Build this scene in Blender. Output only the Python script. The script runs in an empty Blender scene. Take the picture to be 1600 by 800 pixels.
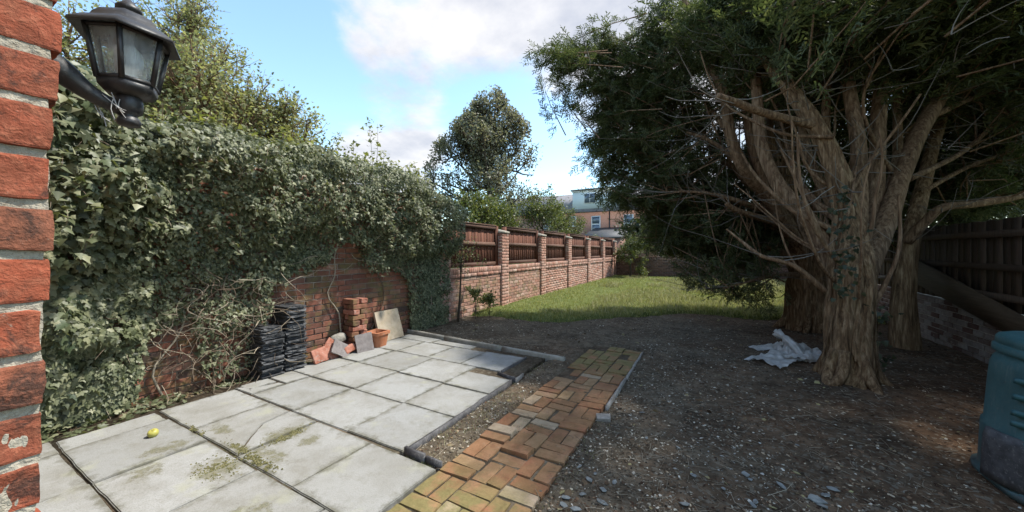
import bpy, bmesh, math, random
import numpy as np
from mathutils import Vector, Matrix

# ------------------------------------------------------------------ camera, world, sun, exposure
sc = bpy.context.scene
col = sc.collection
rng = np.random.default_rng(11)
random.seed(11)
YAW = math.radians(29.4); FPX = 560.0; CAMH = 1.4; HV = 390.0
cam_d = bpy.data.cameras.new('camera'); cam = bpy.data.objects.new('camera', cam_d); col.objects.link(cam)
cam.location = (0, 0, CAMH); cam.rotation_euler = (math.pi/2, 0, YAW)
cam_d.sensor_width = 36; cam_d.lens = 36*FPX/1600; cam_d.shift_y = (HV-400)/1600
cam_d.clip_start = 0.02; cam_d.clip_end = 3000
sc.camera = cam
SUN_AZ = math.radians(49); SUN_EL = math.radians(57)
FW = np.array([-math.sin(YAW), math.cos(YAW), 0]); RT = np.array([math.cos(YAW), math.sin(YAW), 0]); UP = np.array([0, 0, 1.])

def at(u, v, Z):
    """world point standing Z metres in front of the viewpoint, along the ray of photo position (u, v)"""
    return FW*Z + RT*((u-800)/FPX*Z) + UP*(CAMH + (HV-v)/FPX*Z)

world = bpy.data.worlds.new('World'); sc.world = world; world.use_nodes = True
def build_world():
    nt = world.node_tree; nt.nodes.clear(); L = nt.links.new
    out = nt.nodes.new('ShaderNodeOutputWorld'); bg = nt.nodes.new('ShaderNodeBackground')
    sky = nt.nodes.new('ShaderNodeTexSky'); sky.sky_type = 'NISHITA'; sky.sun_disc = False
    sky.sun_elevation = SUN_EL; sky.sun_rotation = SUN_AZ
    sky.air_density = 1.0; sky.dust_density = 0.6; sky.ozone_density = 2.2
    tc = nt.nodes.new('ShaderNodeTexCoord')
    def m(op, a, b=None, c=None):
        n = nt.nodes.new('ShaderNodeMath'); n.operation = op
        for i, x in enumerate((a, b, c)):
            if x is None: continue
            if isinstance(x, (int, float)): n.inputs[i].default_value = x
            else: L(x, n.inputs[i])
        return n.outputs[0]
    sep = nt.nodes.new('ShaderNodeSeparateXYZ'); L(tc.outputs['Generated'], sep.inputs[0])
    den = m('ADD', m('MAXIMUM', sep.outputs[2], 0.0), 0.22)
    comb = nt.nodes.new('ShaderNodeCombineXYZ')
    L(m('DIVIDE', sep.outputs[0], den), comb.inputs[0]); L(m('DIVIDE', sep.outputs[1], den), comb.inputs[1])
    def noise(scale, det, rough, off, dist=0.0):
        mp = nt.nodes.new('ShaderNodeMapping'); L(comb.outputs[0], mp.inputs[0]); mp.inputs['Location'].default_value = off
        n = nt.nodes.new('ShaderNodeTexNoise'); n.inputs['Scale'].default_value = scale; n.inputs['Detail'].default_value = det
        n.inputs['Roughness'].default_value = rough; n.inputs['Distortion'].default_value = dist
        L(mp.outputs[0], n.inputs['Vector']); return n.outputs['Fac']
    big = noise(0.9, 2, 0.5, (3.1, 7.7, 0)); fine = noise(3.6, 9, 0.58, (1.3, 0.4, 0), 0.25)
    field = m('ADD', m('MULTIPLY', big, 0.75), m('MULTIPLY', fine, 0.85))
    # the clouds that stand over the garden: soft round swellings added to the same cloud noise
    for (u, v, deg, amp) in ((690, 60, 11, .17), (850, 30, 16, .26), (1000, 60, 14, .26), (560, 80, 6, .40), (690, 90, 7, .28), (520, 50, 4, .2), (1300, 60, 20, .2), (650, 225, 6, .50), (560, 240, 6, .46), (690, 200, 4, .25), (150, 80, 10, .12),
                             (450, 150, 11, -.34), (770, 205, 10, -.30), (880, 260, 10, -.26), (430, 20, 9, -.30), (760, 290, 8, -.2), (540, 160, 4, -.26), (650, 163, 4, -.36), (730, 170, 6, -.34), (800, 175, 6, -.25), (490, 60, 4, -.15), (620, 20, 4, -.18)):
        d = FW + RT*((u-800)/FPX) + UP*((HV-v)/FPX); d = d/np.linalg.norm(d)
        dp = nt.nodes.new('ShaderNodeVectorMath'); dp.operation = 'DOT_PRODUCT'; L(tc.outputs['Generated'], dp.inputs[0]); dp.inputs[1].default_value = tuple(d)
        k = 1.0/(math.radians(deg)**2)
        g = m('EXPONENT', m('MULTIPLY', m('SUBTRACT', dp.outputs['Value'], 1.0), k))
        field = m('ADD', field, m('MULTIPLY', g, amp))
    rp = nt.nodes.new('ShaderNodeMapRange'); rp.interpolation_type = 'SMOOTHSTEP'; L(field, rp.inputs[0])
    rp.inputs[1].default_value = 0.77; rp.inputs[2].default_value = 1.10
    mask = m('MULTIPLY', rp.outputs[0], 0.93)
    sh = noise(2.6, 7, 0.58, (8.3, 2.2, 0))
    cr = nt.nodes.new('ShaderNodeValToRGB'); L(sh, cr.inputs[0])
    cr.color_ramp.elements[0].position = .36; cr.color_ramp.elements[0].color = (1.5, 1.54, 1.72, 1)
    cr.color_ramp.elements[1].position = .62; cr.color_ramp.elements[1].color = (2.4, 2.34, 2.32, 1)
    tint = nt.nodes.new('ShaderNodeMix'); tint.data_type = 'RGBA'; tint.blend_type = 'MULTIPLY'; tint.inputs[0].default_value = 1
    L(sky.outputs[0], tint.inputs[6]); tint.inputs[7].default_value = SKYTINT
    mx = nt.nodes.new('ShaderNodeMix'); mx.data_type = 'RGBA'; L(mask, mx.inputs[0]); L(tint.outputs[2], mx.inputs[6]); L(cr.outputs[0], mx.inputs[7])
    L(mx.outputs[2], bg.inputs[0]); bg.inputs[1].default_value = 0.15; L(bg.outputs[0], out.inputs[0])
SKYTINT = (.86, .90, .82, 1)
build_world()
sl = bpy.data.lights.new('sun', 'SUN'); sl.energy = 2.35; sl.angle = math.radians(2.5); sl.color = (1.0, 0.95, 0.87)
sun = bpy.data.objects.new('sun', sl); col.objects.link(sun)
sd = Vector((math.sin(SUN_AZ)*math.cos(SUN_EL), math.cos(SUN_AZ)*math.cos(SUN_EL), math.sin(SUN_EL)))
sun.rotation_euler = sd.to_track_quat('Z', 'Y').to_euler(); sun.location = (0, 0, 12)
sc.view_settings.view_transform = 'Standard'; sc.view_settings.look = 'None'
sc.view_settings.exposure = 1.6; sc.view_settings.gamma = 1
sc.render.engine = 'CYCLES'
sc.cycles.max_bounces = 6; sc.cycles.diffuse_bounces = 3; sc.cycles.glossy_bounces = 2; sc.cycles.transmission_bounces = 3; sc.cycles.transparent_max_bounces = 6

# ------------------------------------------------------------------ numeric helpers
def _h(i, j, k, s):
    n = (i*374761393 + j*668265263 + k*2147483647 + s*974634777) & 0xffffffff
    n = ((n ^ (n >> 13))*1274126177) & 0xffffffff
    return ((n ^ (n >> 16)) & 0xffff)/65535.0
def vnoise(P, scale=1.0, seed=0):
    P = np.asarray(P, float)*scale + 1000.0
    I = np.floor(P).astype(np.int64); f = P-I; f = f*f*(3-2*f); r = 0
    for a in (0, 1):
        for b in (0, 1):
            for c in (0, 1):
                w = (f[..., 0] if a else 1-f[..., 0])*(f[..., 1] if b else 1-f[..., 1])*(f[..., 2] if c else 1-f[..., 2])
                r = r + w*_h(I[..., 0]+a, I[..., 1]+b, I[..., 2]+c, seed)
    return r
def fbm(P, scale=1.0, seed=0, oct=3):
    r = 0; a = .5; t = 0
    for o in range(oct):
        r = r + a*vnoise(P, scale*2**o, seed+o); t += a; a *= .5
    return r/t
def cross(a, b):
    a = np.asarray(a, float); b = np.asarray(b, float)
    return np.stack([a[..., 1]*b[..., 2]-a[..., 2]*b[..., 1], a[..., 2]*b[..., 0]-a[..., 0]*b[..., 2], a[..., 0]*b[..., 1]-a[..., 1]*b[..., 0]], -1)
def unit(v): v = np.asarray(v, float); return v/(np.sqrt((v*v).sum(-1, keepdims=True))+1e-9)
def frames(d, n):
    """rotation matrices whose columns are (side, d, normal)"""
    d = unit(d); s = unit(cross(d, n)); n = cross(s, d)
    return np.stack([s, d, n], axis=-1)
def smooth(a, b, x): t = np.clip((x-a)/(b-a), 0, 1); return t*t*(3-2*t)

class MB:
    """collects vertices and faces, builds ONE mesh"""
    def __init__(s): s.V = []; s.F = []; s.n = 0
    def add(s, V, F):
        V = np.asarray(V, float); s.V.append(V)
        for f in (F if isinstance(F, list) and len(F) and isinstance(F[0], np.ndarray) else [np.asarray(F)]):
            s.F.append(f+s.n)
        s.n += len(V); return s
    def mesh(s, name, smooth_=False):
        V = np.concatenate(s.V); me = bpy.data.meshes.new(name)
        me.vertices.add(len(V)); me.vertices.foreach_set('co', V.astype(np.float32).ravel())
        li = np.concatenate([f.ravel() for f in s.F]).astype(np.int32)
        tot = np.concatenate([np.full(len(f), f.shape[1], np.int32) for f in s.F])
        st = np.concatenate([[0], np.cumsum(tot)[:-1]]).astype(np.int32)
        me.loops.add(len(li)); me.loops.foreach_set('vertex_index', li)
        me.polygons.add(len(tot)); me.polygons.foreach_set('loop_start', st)
        try: me.polygons.foreach_set('loop_total', tot)
        except Exception: pass
        if smooth_: me.polygons.foreach_set('use_smooth', np.ones(len(tot), bool))
        me.update(calc_edges=True); me.validate(); return me
    def build(s, name, mat, parent=None, smooth_=False):
        me = s.mesh(name, smooth_); me.materials.append(mat); return obj(name, me, parent)
def obj(name, me, parent=None):
    o = bpy.data.objects.new(name, me); col.objects.link(o)
    if parent is not None: o.parent = parent
    return o
def empty(name, loc=(0, 0, 0)):
    o = bpy.data.objects.new(name, None); col.objects.link(o); o.location = loc; o.empty_display_size = .1; return o
def tag(o, label=None, cat=None, group=None, kind=None):
    for k, v in (('label', label), ('category', cat), ('group', group), ('kind', kind)):
        if v: o[k] = v
    return o
def scatter(mb, T, pos, rot, scale):
    V, F = T; V = np.asarray(V, float); m = len(pos); n = len(V); scale = np.asarray(scale, float)
    if scale.ndim == 1: scale = scale[:, None].repeat(3, 1)
    P = np.einsum('mij,mnj->mni', rot, V[None]*scale[:, None, :]) + pos[:, None, :]
    off = (np.arange(m)*n)[:, None, None]
    mb.add(P.reshape(-1, 3), [(np.asarray(f)[None]+off).reshape(-1, np.asarray(f).shape[1]) for f in F])
BOXF = np.array([[0, 3, 2, 1], [4, 5, 6, 7], [0, 1, 5, 4], [1, 2, 6, 5], [2, 3, 7, 6], [3, 0, 4, 7]])
def box_v(x0, x1, y0, y1, z0, z1):
    return np.array([[x0, y0, z0], [x1, y0, z0], [x1, y1, z0], [x0, y1, z0], [x0, y0, z1], [x1, y0, z1], [x1, y1, z1], [x0, y1, z1]], float)
def tube(mb, P, R, seg=8, cap=True, lump=0.0, seed=0):
    P = np.asarray(P, float); R = np.asarray(R, float); n = len(P)
    T = np.empty_like(P); T[1:-1] = P[2:]-P[:-2]; T[0] = P[1]-P[0]; T[-1] = P[-1]-P[-2]; T = unit(T)
    ref = np.array([0.31, 0.2, 0.93]) if abs(T[0][2]) < .8 else np.array([1., 0.1, 0])
    a = np.arange(seg)*(2*np.pi/seg); s = unit(cross(T, ref)); b = cross(s, T)
    dirs = np.cos(a)[None, :, None]*s[:, None]+np.sin(a)[None, :, None]*b[:, None]; rr = R[:, None]*np.ones(seg)
    if lump:
        q = P[:, None]+dirs*rr[..., None]; k = np.arange(n)[:, None]
        rr = rr*(1+lump*(np.sin(a*5+seed+k*.13)*.5+np.sin(a*9+seed*2+k*.21)*.4+np.sin(a*14+seed-k*.17)*.3)+lump*1.8*(vnoise(q, 5.0, seed)-.5))
    V = (P[:, None]+dirs*rr[..., None]).reshape(-1, 3); F = []
    i = np.arange(n-1)[:, None]*seg; j = np.arange(seg)[None]; jn = (j+1) % seg
    Q = np.stack([i+j, i+jn, i+seg+jn, i+seg+j], -1).reshape(-1, 4); fs = [Q]
    if cap: V = np.concatenate([V, P[-1:], P[:1]]); k = n*seg; fs.append(np.stack([np.full(seg, k), (n-1)*seg+j[0], (n-1)*seg+jn[0]], -1)); fs.append(np.stack([np.full(seg, k+1), jn[0], j[0]], -1))
    mb.add(V, fs); return mb
def spline(P, n):
    """smooth resample of a polyline (Catmull-Rom); the rows may carry a radius as last column"""
    P = np.asarray(P, float); Q = np.concatenate([[2*P[0]-P[1]], P, [2*P[-1]-P[-2]]]); out = []
    m = len(P)-1; t = np.linspace(0, m, n); i = np.minimum(t.astype(int), m-1); f = (t-i)[:, None]; a, b, c, d = Q[i], Q[i+1], Q[i+2], Q[i+3]
    return .5*((2*b)+(-a+c)*f+(2*a-5*b+4*c-d)*f*f+(-a+3*b-3*c+d)*f**3)
def lathe(mb, prof, c, seg=32, sup=2.0, rot=0.0):
    a = np.linspace(0, 2*np.pi, seg, endpoint=False)+rot; V = []
    ca, sa = np.cos(a), np.sin(a); k = (np.abs(ca)**sup+np.abs(sa)**sup)**(-1/sup)
    for r, z in prof: V.append(np.stack([c[0]+r*k*ca, c[1]+r*k*sa, np.full(seg, c[2]+z)], -1))
    n = len(prof); i = np.arange(n-1)[:, None]*seg; j = np.arange(seg)[None]; jn = (j+1) % seg
    V.append([[c[0], c[1], c[2]+prof[-1][1]], [c[0], c[1], c[2]+prof[0][1]]])
    mb.add(np.concatenate(V), [np.stack([i+j, i+jn, i+seg+jn, i+seg+j], -1).reshape(-1, 4),
        np.stack([np.full(seg, n*seg), (n-1)*seg+j[0], (n-1)*seg+jn[0]], -1), np.stack([np.full(seg, n*seg+1), jn[0], j[0]], -1)])
    return mb

# ------------------------------------------------------------------ materials
class NT:
    def __init__(s, name):
        s.m = bpy.data.materials.new(name); s.m.use_nodes = True; s.t = s.m.node_tree; s.t.nodes.clear()
        s.o = s.n('ShaderNodeOutputMaterial'); s.L = s.t.links.new
    def n(s, t): return s.t.nodes.new(t)
    def put(s, sock, x):
        if x is None: return
        if hasattr(x, 'is_output'): s.t.links.new(x, sock)
        else:
            if isinstance(x, tuple) and len(x) == 3 and sock.type == 'RGBA': x = x+(1,)
            sock.default_value = x
    def coord(s, kind='Object'): return s.n('ShaderNodeTexCoord').outputs[kind]
    def wpos(s): return s.n('ShaderNodeNewGeometry').outputs['Position']
    def island(s): return s.n('ShaderNodeNewGeometry').outputs['Random Per Island']
    def orand(s): return s.n('ShaderNodeObjectInfo').outputs['Random']
    def noise(s, vec, scale, det=4, rough=.55, dist=0, sc3=None):
        if sc3 is not None:
            mp = s.n('ShaderNodeMapping'); s.put(mp.inputs[0], vec); mp.inputs['Scale'].default_value = sc3; vec = mp.outputs[0]
        n = s.n('ShaderNodeTexNoise'); s.put(n.inputs['Vector'], vec)
        n.inputs['Scale'].default_value = scale; n.inputs['Detail'].default_value = det; n.inputs['Roughness'].default_value = rough; n.inputs['Distortion'].default_value = dist
        return n.outputs['Fac']
    def voro(s, vec, scale, feat='F1', out='Distance'):
        n = s.n('ShaderNodeTexVoronoi'); n.feature = feat; s.put(n.inputs['Vector'], vec); n.inputs['Scale'].default_value = scale; return n.outputs[out]
    def ramp(s, fac, stops, interp='LINEAR'):
        r = s.n('ShaderNodeValToRGB'); s.put(r.inputs[0], fac); e = r.color_ramp.elements; r.color_ramp.interpolation = interp
        while len(e) < len(stops): e.new(.5)
        for el, (p, c) in zip(e, stops): el.position = p; el.color = tuple(c)+(1,) if len(c) == 3 else c
        return r.outputs[0]
    def mr(s, fac, a, b, c=0., d=1.):
        r = s.n('ShaderNodeMapRange'); s.put(r.inputs[0], fac)
        for i, x in enumerate((a, b, c, d)): r.inputs[i+1].default_value = x
        return r.outputs[0]
    def math(s, op, a, b=None):
        n = s.n('ShaderNodeMath'); n.operation = op; s.put(n.inputs[0], a)
        if b is not None: s.put(n.inputs[1], b)
        return n.outputs[0]
    def mix(s, fac, a, b, blend='MIX'):
        n = s.n('ShaderNodeMix'); n.data_type = 'RGBA'; n.blend_type = blend
        s.put(n.inputs[0], fac); s.put(n.inputs[6], a); s.put(n.inputs[7], b); return n.outputs[2]
    def bump(s, h, strength=.5, dist=.01):
        b = s.n('ShaderNodeBump'); s.put(b.inputs['Height'], h); b.inputs['Strength'].default_value = strength; b.inputs['Distance'].default_value = dist
        return b.outputs[0]
    def addv(s, vec, x):
        """shift coordinates by a random value so that copies do not share one pattern"""
        n = s.n('ShaderNodeVectorMath'); n.operation = 'ADD'; s.put(n.inputs[0], vec)
        c = s.n('ShaderNodeCombineXYZ'); k = s.math('MULTIPLY', x, 37.0)
        for i in range(3): s.t.links.new(k, c.inputs[i])
        s.t.links.new(c.outputs[0], n.inputs[1]); return n.outputs[0]
    def bsdf(s, color, rough=.8, normal=None, spec=.4, metal=0., **kw):
        b = s.n('ShaderNodeBsdfPrincipled'); s.put(b.inputs['Base Color'], color); s.put(b.inputs['Roughness'], rough)
        b.inputs['Specular IOR Level'].default_value = spec; b.inputs['Metallic'].default_value = metal
        if normal is not None: s.put(b.inputs['Normal'], normal)
        for k, v in kw.items(): s.put(b.inputs[k], v)
        return b.outputs[0]
    def out(s, sh): s.t.links.new(sh, s.o.inputs['Surface']); return s.m

def brick_mat(name, stops, island=False, moss=0.0, fine=90., soot=.35, pale=.12, mossfn=None):
    t = NT(name); r = t.island() if island else t.orand()
    p = t.addv(t.wpos(), r) if not island else t.wpos()
    c = t.ramp(r, stops)
    n1 = t.noise(p, 14, 5, .6); n2 = t.noise(p, fine, 3, .6); n3 = t.noise(p, 34, 5, .65, .4)
    c = t.mix(t.mr(n1, .3, .75), c, t.mix(1, c, (.62, .55, .5), 'MULTIPLY'))
    c = t.mix(t.mr(n2, .35, .8, 0, .5), c, t.mix(1, c, (1.35, 1.25, 1.2), 'MULTIPLY'))
    c = t.mix(t.mr(n3, .56, .72, 0, soot), c, (.035, .03, .027))
    n4 = t.noise(p, 9, 6, .7, .3)
    c = t.mix(t.mr(n4, .6, .74, 0, pale*4), c, (.5, .45, .38))
    if moss:
        w = t.wpos(); mz = t.noise(w, 5.5, 5, .65)
        k = t.mr(mz, .5-.25*moss, .72-.25*moss, 0, .85)
        if mossfn: k = t.math('MULTIPLY', k, mossfn(t, w))
        c = t.mix(k, c, t.mix(t.noise(w, 60, 2), (.085, .085, .03), (.21, .19, .075)))
    h = t.math('ADD', t.math('MULTIPLY', n3, .6), t.math('MULTIPLY', n2, .4))
    return t.out(t.bsdf(c, .88, t.bump(h, .55, .004), .25))
RED = [(0, (.21, .095, .066)), (.25, (.29, .13, .088)), (.5, (.23, .10, .07)), (.68, (.15, .075, .058)), (.85, (.34, .19, .14)), (1, (.085, .06, .052))]
PINK = [(0, (.42, .25, .19)), (.3, (.50, .31, .245)), (.6, (.38, .20, .15)), (.8, (.55, .40, .33)), (1, (.30, .18, .145))]
NEAR = [(0, (.30, .078, .04)), (.4, (.25, .07, .038)), (.7, (.25, .098, .055)), (1, (.18, .07, .045))]
PATH = [(0, (.30, .13, .07)), (.2, (.36, .205, .115)), (.4, (.27, .12, .068)), (.6, (.38, .24, .14)), (.75, (.32, .135, .075)), (.9, (.36, .23, .14)), (.97, (.46, .37, .28)), (1, (.27, .17, .095))]
M = {}
M['brick_ivy'] = brick_mat('brick_ivy', RED, moss=.12)
M['brick_ivy_joined'] = brick_mat('brick_ivy_joined', RED, island=True, moss=.12)
M['brick_fence'] = brick_mat('brick_fence', PINK, soot=.3, pale=.18, moss=.1)
M['brick_fence_joined'] = brick_mat('brick_fence_joined', PINK, island=True, soot=.2, pale=.22)
M['brick_near'] = brick_mat('brick_near', NEAR, fine=160, soot=.75, pale=.03)
def near_brick():
    t = NT('brick_close'); r = t.orand(); p = t.addv(t.wpos(), r); c = t.ramp(r, NEAR)
    n1 = t.noise(p, 22, 6, .65, .5); n2 = t.noise(p, 75, 5, .7, .3); n3 = t.noise(p, 300, 3, .6); n4 = t.noise(p, 15, 6, .75, .6)
    c = t.mix(t.mr(n1, .42, .66, 0, .75), c, (.17, .062, .035)); c = t.mix(t.mr(n4, .52, .62, 0, .8), c, (.045, .032, .026))
    c = t.mix(t.mr(n2, .5, .7, 0, .55), c, (.44, .16, .09)); c = t.mix(t.mr(n2, .38, .28, 0, .7), c, (.06, .04, .03))
    c = t.mix(t.mr(t.noise(p, 38, 5, .7), .66, .74, 0, .8), c, (.40, .34, .26))
    return t.out(t.bsdf(c, .9, t.bump(t.math('ADD', n2, t.math('MULTIPLY', n3, .5)), .8, .004), .2))
M['brick_near'] = near_brick()
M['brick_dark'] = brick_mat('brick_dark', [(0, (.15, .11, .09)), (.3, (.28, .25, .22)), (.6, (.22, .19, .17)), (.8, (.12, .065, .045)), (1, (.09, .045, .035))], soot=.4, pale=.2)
M['brick_far_joined'] = brick_mat('brick_far_joined', [(0, (.16, .10, .075)), (.5, (.22, .13, .10)), (1, (.10, .07, .06))], island=True)
def _pm(t, w):
    s = t.n('ShaderNodeSeparateXYZ'); t.put(s.inputs[0], w)
    return t.math('MAXIMUM', t.math('MAXIMUM', t.mr(s.outputs[1], 2.1, 1.6), t.mr(s.outputs[1], 3.6, 4.2)), .34)
M['brick_path'] = brick_mat('brick_path', PATH, moss=.78, soot=.55, pale=.05, mossfn=_pm)
def simple_noise(name, a, b, scale=8, rough=.85, bs=.4, bd=.004, det=6, spec=.3, c3=None, island=False, sc3=None, lo=.35, hi=.68):
    t = NT(name); p = t.wpos(); n = t.noise(p, scale, det, .62, .2, sc3)
    c = t.mix(t.mr(n, lo, hi), a, b)
    if c3: c = t.mix(t.mr(t.noise(p, scale*3.1, 5, .7), .56, .7), c, c3)
    if island: c = t.mix(1, c, t.ramp(t.island(), [(0, (.55,)*3), (1, (1.3,)*3)]), 'MULTIPLY')
    return t.out(t.bsdf(c, rough, t.bump(t.noise(p, scale*6, 4, .6), bs, bd), spec))
M['mortar'] = simple_noise('mortar', (.30, .26, .21), (.44, .40, .33), 12, .95, .6, .006, c3=(.16, .14, .115))
M['mortar_near'] = simple_noise('mortar_near', (.29, .255, .195), (.42, .38, .30), 18, .95, .9, .008, c3=(.22, .19, .14))
M['mortar_ivy'] = simple_noise('mortar_ivy', (.26, .215, .175), (.42, .36, .30), 10, .95, .6, .006, c3=(.09, .075, .06))

def slab_mat():
    t = NT('concrete_slab'); w = t.wpos(); r = t.orand(); p = t.addv(w, r)
    base = t.ramp(r, [(0, (.26, .263, .254)), (.35, (.32, .323, .313)), (.7, (.285, .284, .268)), (1, (.35, .354, .346))])
    n1 = t.noise(p, 2.6, 6, .62, .3); n2 = t.noise(p, 24, 5, .65); n3 = t.noise(p, 170, 3, .6)
    c = t.mix(t.mr(n1, .42, .72, 0, .7), base, (.19, .18, .15))
    c = t.mix(t.mr(n2, .5, .75, 0, .4), c, t.mix(1, c, (.72, .71, .66), 'MULTIPLY'))
    c = t.mix(t.mr(n3, .45, .75, 0, .8), c, t.mix(1, c, (.6, .6, .57), 'MULTIPLY'))
    sp = t.voro(p, 60); c = t.mix(t.mr(sp, .12, .05, 0, .5), c, (.2, .19, .17))
    s = t.n('ShaderNodeSeparateXYZ'); t.put(s.inputs[0], w); k = None      # moss and algae patches where they grow
    for (x, y, rx, ry) in ((-2.72, 1.06, .19, .13), (-2.78, 1.5, .13, .17), (-2.86, 1.24, .16, .05), (-2.6, 1.3, .22, .07), (-2.55, 1.55, .07, .1), (-3.3, .98, .10, .16), (-3.06, .82, .12, .10), (-3.3, 1.3, .16, .06), (-2.1, .85, .15, .2)):
        dx = t.math('DIVIDE', t.math('SUBTRACT', s.outputs[0], x), rx); dy = t.math('DIVIDE', t.math('SUBTRACT', s.outputs[1], y), ry)
        g = t.math('SUBTRACT', 1.0, t.math('ADD', t.math('MULTIPLY', dx, dx), t.math('MULTIPLY', dy, dy)))
        k = g if k is None else t.math('MAXIMUM', k, g)
    k = t.math('ADD', k, t.mr(t.noise(w, 13, 6, .7), .3, .7, -.95, .85))
    mc = t.mix(t.mr(t.noise(w, 110, 4, .75), .35, .65), (.05, .05, .02), (.19, .175, .095))
    k = t.math('ADD', k, t.mr(t.noise(w, 85, 4, .75), .3, .7, -.45, .35)); c = t.mix(t.mr(k, 0.05, .8, 0, .75), c, mc)
    e = t.mr(t.noise(w, 4, 4, .6), .58, .74, 0, .45); c = t.mix(e, c, (.33, .335, .22))
    g_ = t.n('ShaderNodeSeparateXYZ'); t.put(g_.inputs[0], t.coord('Generated'))
    ed = lambda o_: t.math('MINIMUM', o_, t.math('SUBTRACT', 1.0, o_))
    d_ = t.math('ADD', t.math('MINIMUM', ed(g_.outputs[0]), ed(g_.outputs[1])), t.mr(t.noise(w, 11, 6, .7), .3, .7, .09, -.09))
    c = t.mix(t.mr(d_, .07, -.03, 0, .75), c, (.10, .095, .065))
    c = t.mix(t.mr(t.noise(p, 6.5, 6, .7, .5), .56, .72, 0, .5), c, (.16, .15, .115))
    h = t.math('ADD', n3, t.math('MULTIPLY', n2, .7))
    return t.out(t.bsdf(c, .86, t.bump(h, .45, .004), .3))
M['slab'] = slab_mat()
M['kerb'] = simple_noise('kerb', (.22, .20, .16), (.36, .34, .29), 9, .9, .5, .005, c3=(.17, .18, .10))
def soil_mat():
    t = NT('soil'); w = t.wpos(); s = t.n('ShaderNodeSeparateXYZ'); t.put(s.inputs[0], w)
    n1 = t.noise(w, .8, 5, .6); n2 = t.noise(w, 9, 6, .7); n3 = t.noise(w, 55, 4, .7); v = t.voro(w, 46, out='Color')
    gravel = t.mix(t.mr(n2, .3, .7), (.055, .043, .029), (.175, .143, .103))
    earth = t.mix(t.mr(n2, .3, .7), (.046, .026, .014), (.165, .097, .056))
    k = t.math('ADD', t.mr(s.outputs[0], -.9, 1.0, 0, .7), t.mr(n1, .35, .65, -.35, .45))
    c = t.mix(k, gravel, earth)
    c = t.mix(1, c, t.ramp(t.noise(w, 1.7, 5, .65, .4), [(.3, (.55, .53, .5)), (.7, (1.35, 1.33, 1.3))]), 'MULTIPLY')
    sp = t.n('ShaderNodeSeparateColor'); t.put(sp.inputs[0], v)
    c = t.mix(t.mr(sp.outputs[0], .80, .95, 0, .55), c, (.20, .18, .14))
    c = t.mix(t.mr(n3, .6, .8, 0, .5), c, (.15, .135, .10))
    far = t.mr(t.math('MAXIMUM', t.math('ABSOLUTE', t.math('ADD', s.outputs[0], .8)), t.math('SUBTRACT', s.outputs[1], 14.)), 4.4, 5.4)
    c = t.mix(far, c, t.mix(n2, (.05, .06, .02), (.09, .10, .035)))
    return t.out(t.bsdf(c, .95, t.bump(t.math('ADD', n3, n2), .9, .012), .15))
M['soil'] = soil_mat()
def lawn_mat():
    t = NT('lawn_turf'); w = t.wpos(); n = t.noise(w, 3, 6, .65); n2 = t.noise(w, 50, 3, .7)
    c = t.mix(t.mr(n, .35, .65), (.075, .105, .028), (.16, .18, .065)); c = t.mix(t.mr(n2, .45, .7, 0, .5), c, (.05, .055, .02))
    return t.out(t.bsdf(c, .95, t.bump(n2, .9, .02), .1))
M['lawn'] = lawn_mat()
def leaf_mat(name, stops, rough=.45, trans=.25, spec=.5, tcol=None, mottle=.35, midrib=False):
    t = NT(name); c = t.ramp(t.island(), stops)
    n = t.noise(t.wpos(), 3.0, 3, .6); c = t.mix(t.mr(n, .35, .7, 0, mottle), c, t.mix(1, c, (.55, .6, .5), 'MULTIPLY'))
    b = t.bsdf(c, rough, None, spec)
    tr = t.n('ShaderNodeBsdfTranslucent'); t.put(tr.inputs[0], t.mix(1, c, tcol or (1.5, 1.6, .7), 'MULTIPLY'))
    mx = t.n('ShaderNodeMixShader'); mx.inputs[0].default_value = trans; t.L(b, mx.inputs[1]); t.L(tr.outputs[0], mx.inputs[2])
    return t.out(mx.outputs[0])
IVY = [(0, (.044, .053, .027)), (.3, (.095, .112, .058)), (.6, (.155, .172, .095)), (.85, (.225, .235, .14)), (1, (.31, .31, .195))]
M['ivy'] = leaf_mat('ivy_leaf', IVY, .48, .24, .36)
def ivy_single():
    t = NT('ivy_leaf_single'); c = t.ramp(t.orand(), [(0, (.034, .056, .026)), (.4, (.06, .085, .04)), (.8, (.095, .12, .058)), (1, (.15, .165, .085))])
    n = t.noise(t.coord(), 2.2, 4, .6); c = t.mix(t.mr(n, .4, .7, 0, .45), c, (.13, .16, .095))
    b = t.bsdf(c, .45, None, .4); tr = t.n('ShaderNodeBsdfTranslucent'); t.put(tr.inputs[0], (.10, .15, .03, 1))
    mx = t.n('ShaderNodeMixShader'); mx.inputs[0].default_value = .15; t.L(b, mx.inputs[1]); t.L(tr.outputs[0], mx.inputs[2]); return t.out(mx.outputs[0])
M['ivy_single'] = ivy_single()
M['ivy_young'] = leaf_mat('ivy_young', [(0, (.13, .15, .055)), (.5, (.20, .21, .085)), (1, (.29, .28, .13))], .5, .35)
M['leaf_pale'] = leaf_mat('leaf_pale', [(0, (.145, .162, .075)), (.4, (.24, .255, .125)), (.75, (.33, .335, .18)), (1, (.43, .42, .26))], .5, .45, .4, (1.35, 1.35, .8))
M['leaf_mid'] = leaf_mat('leaf_mid', [(0, (.12, .124, .084)), (.5, (.20, .20, .135)), (.85, (.27, .26, .185)), (1, (.31, .235, .18))], .5, .35, .45, (1.3, 1.3, .9))
M['leaf_bush'] = leaf_mat('leaf_bush', [(0, (.06, .08, .025)), (.5, (.11, .13, .045)), (1, (.2, .2, .08))], .5, .3, .4)
M['leaf_dark'] = leaf_mat('leaf_dark', [(0, (.02, .03, .015)), (.6, (.04, .052, .026)), (1, (.07, .08, .04))], .5, .2, .4)
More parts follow.
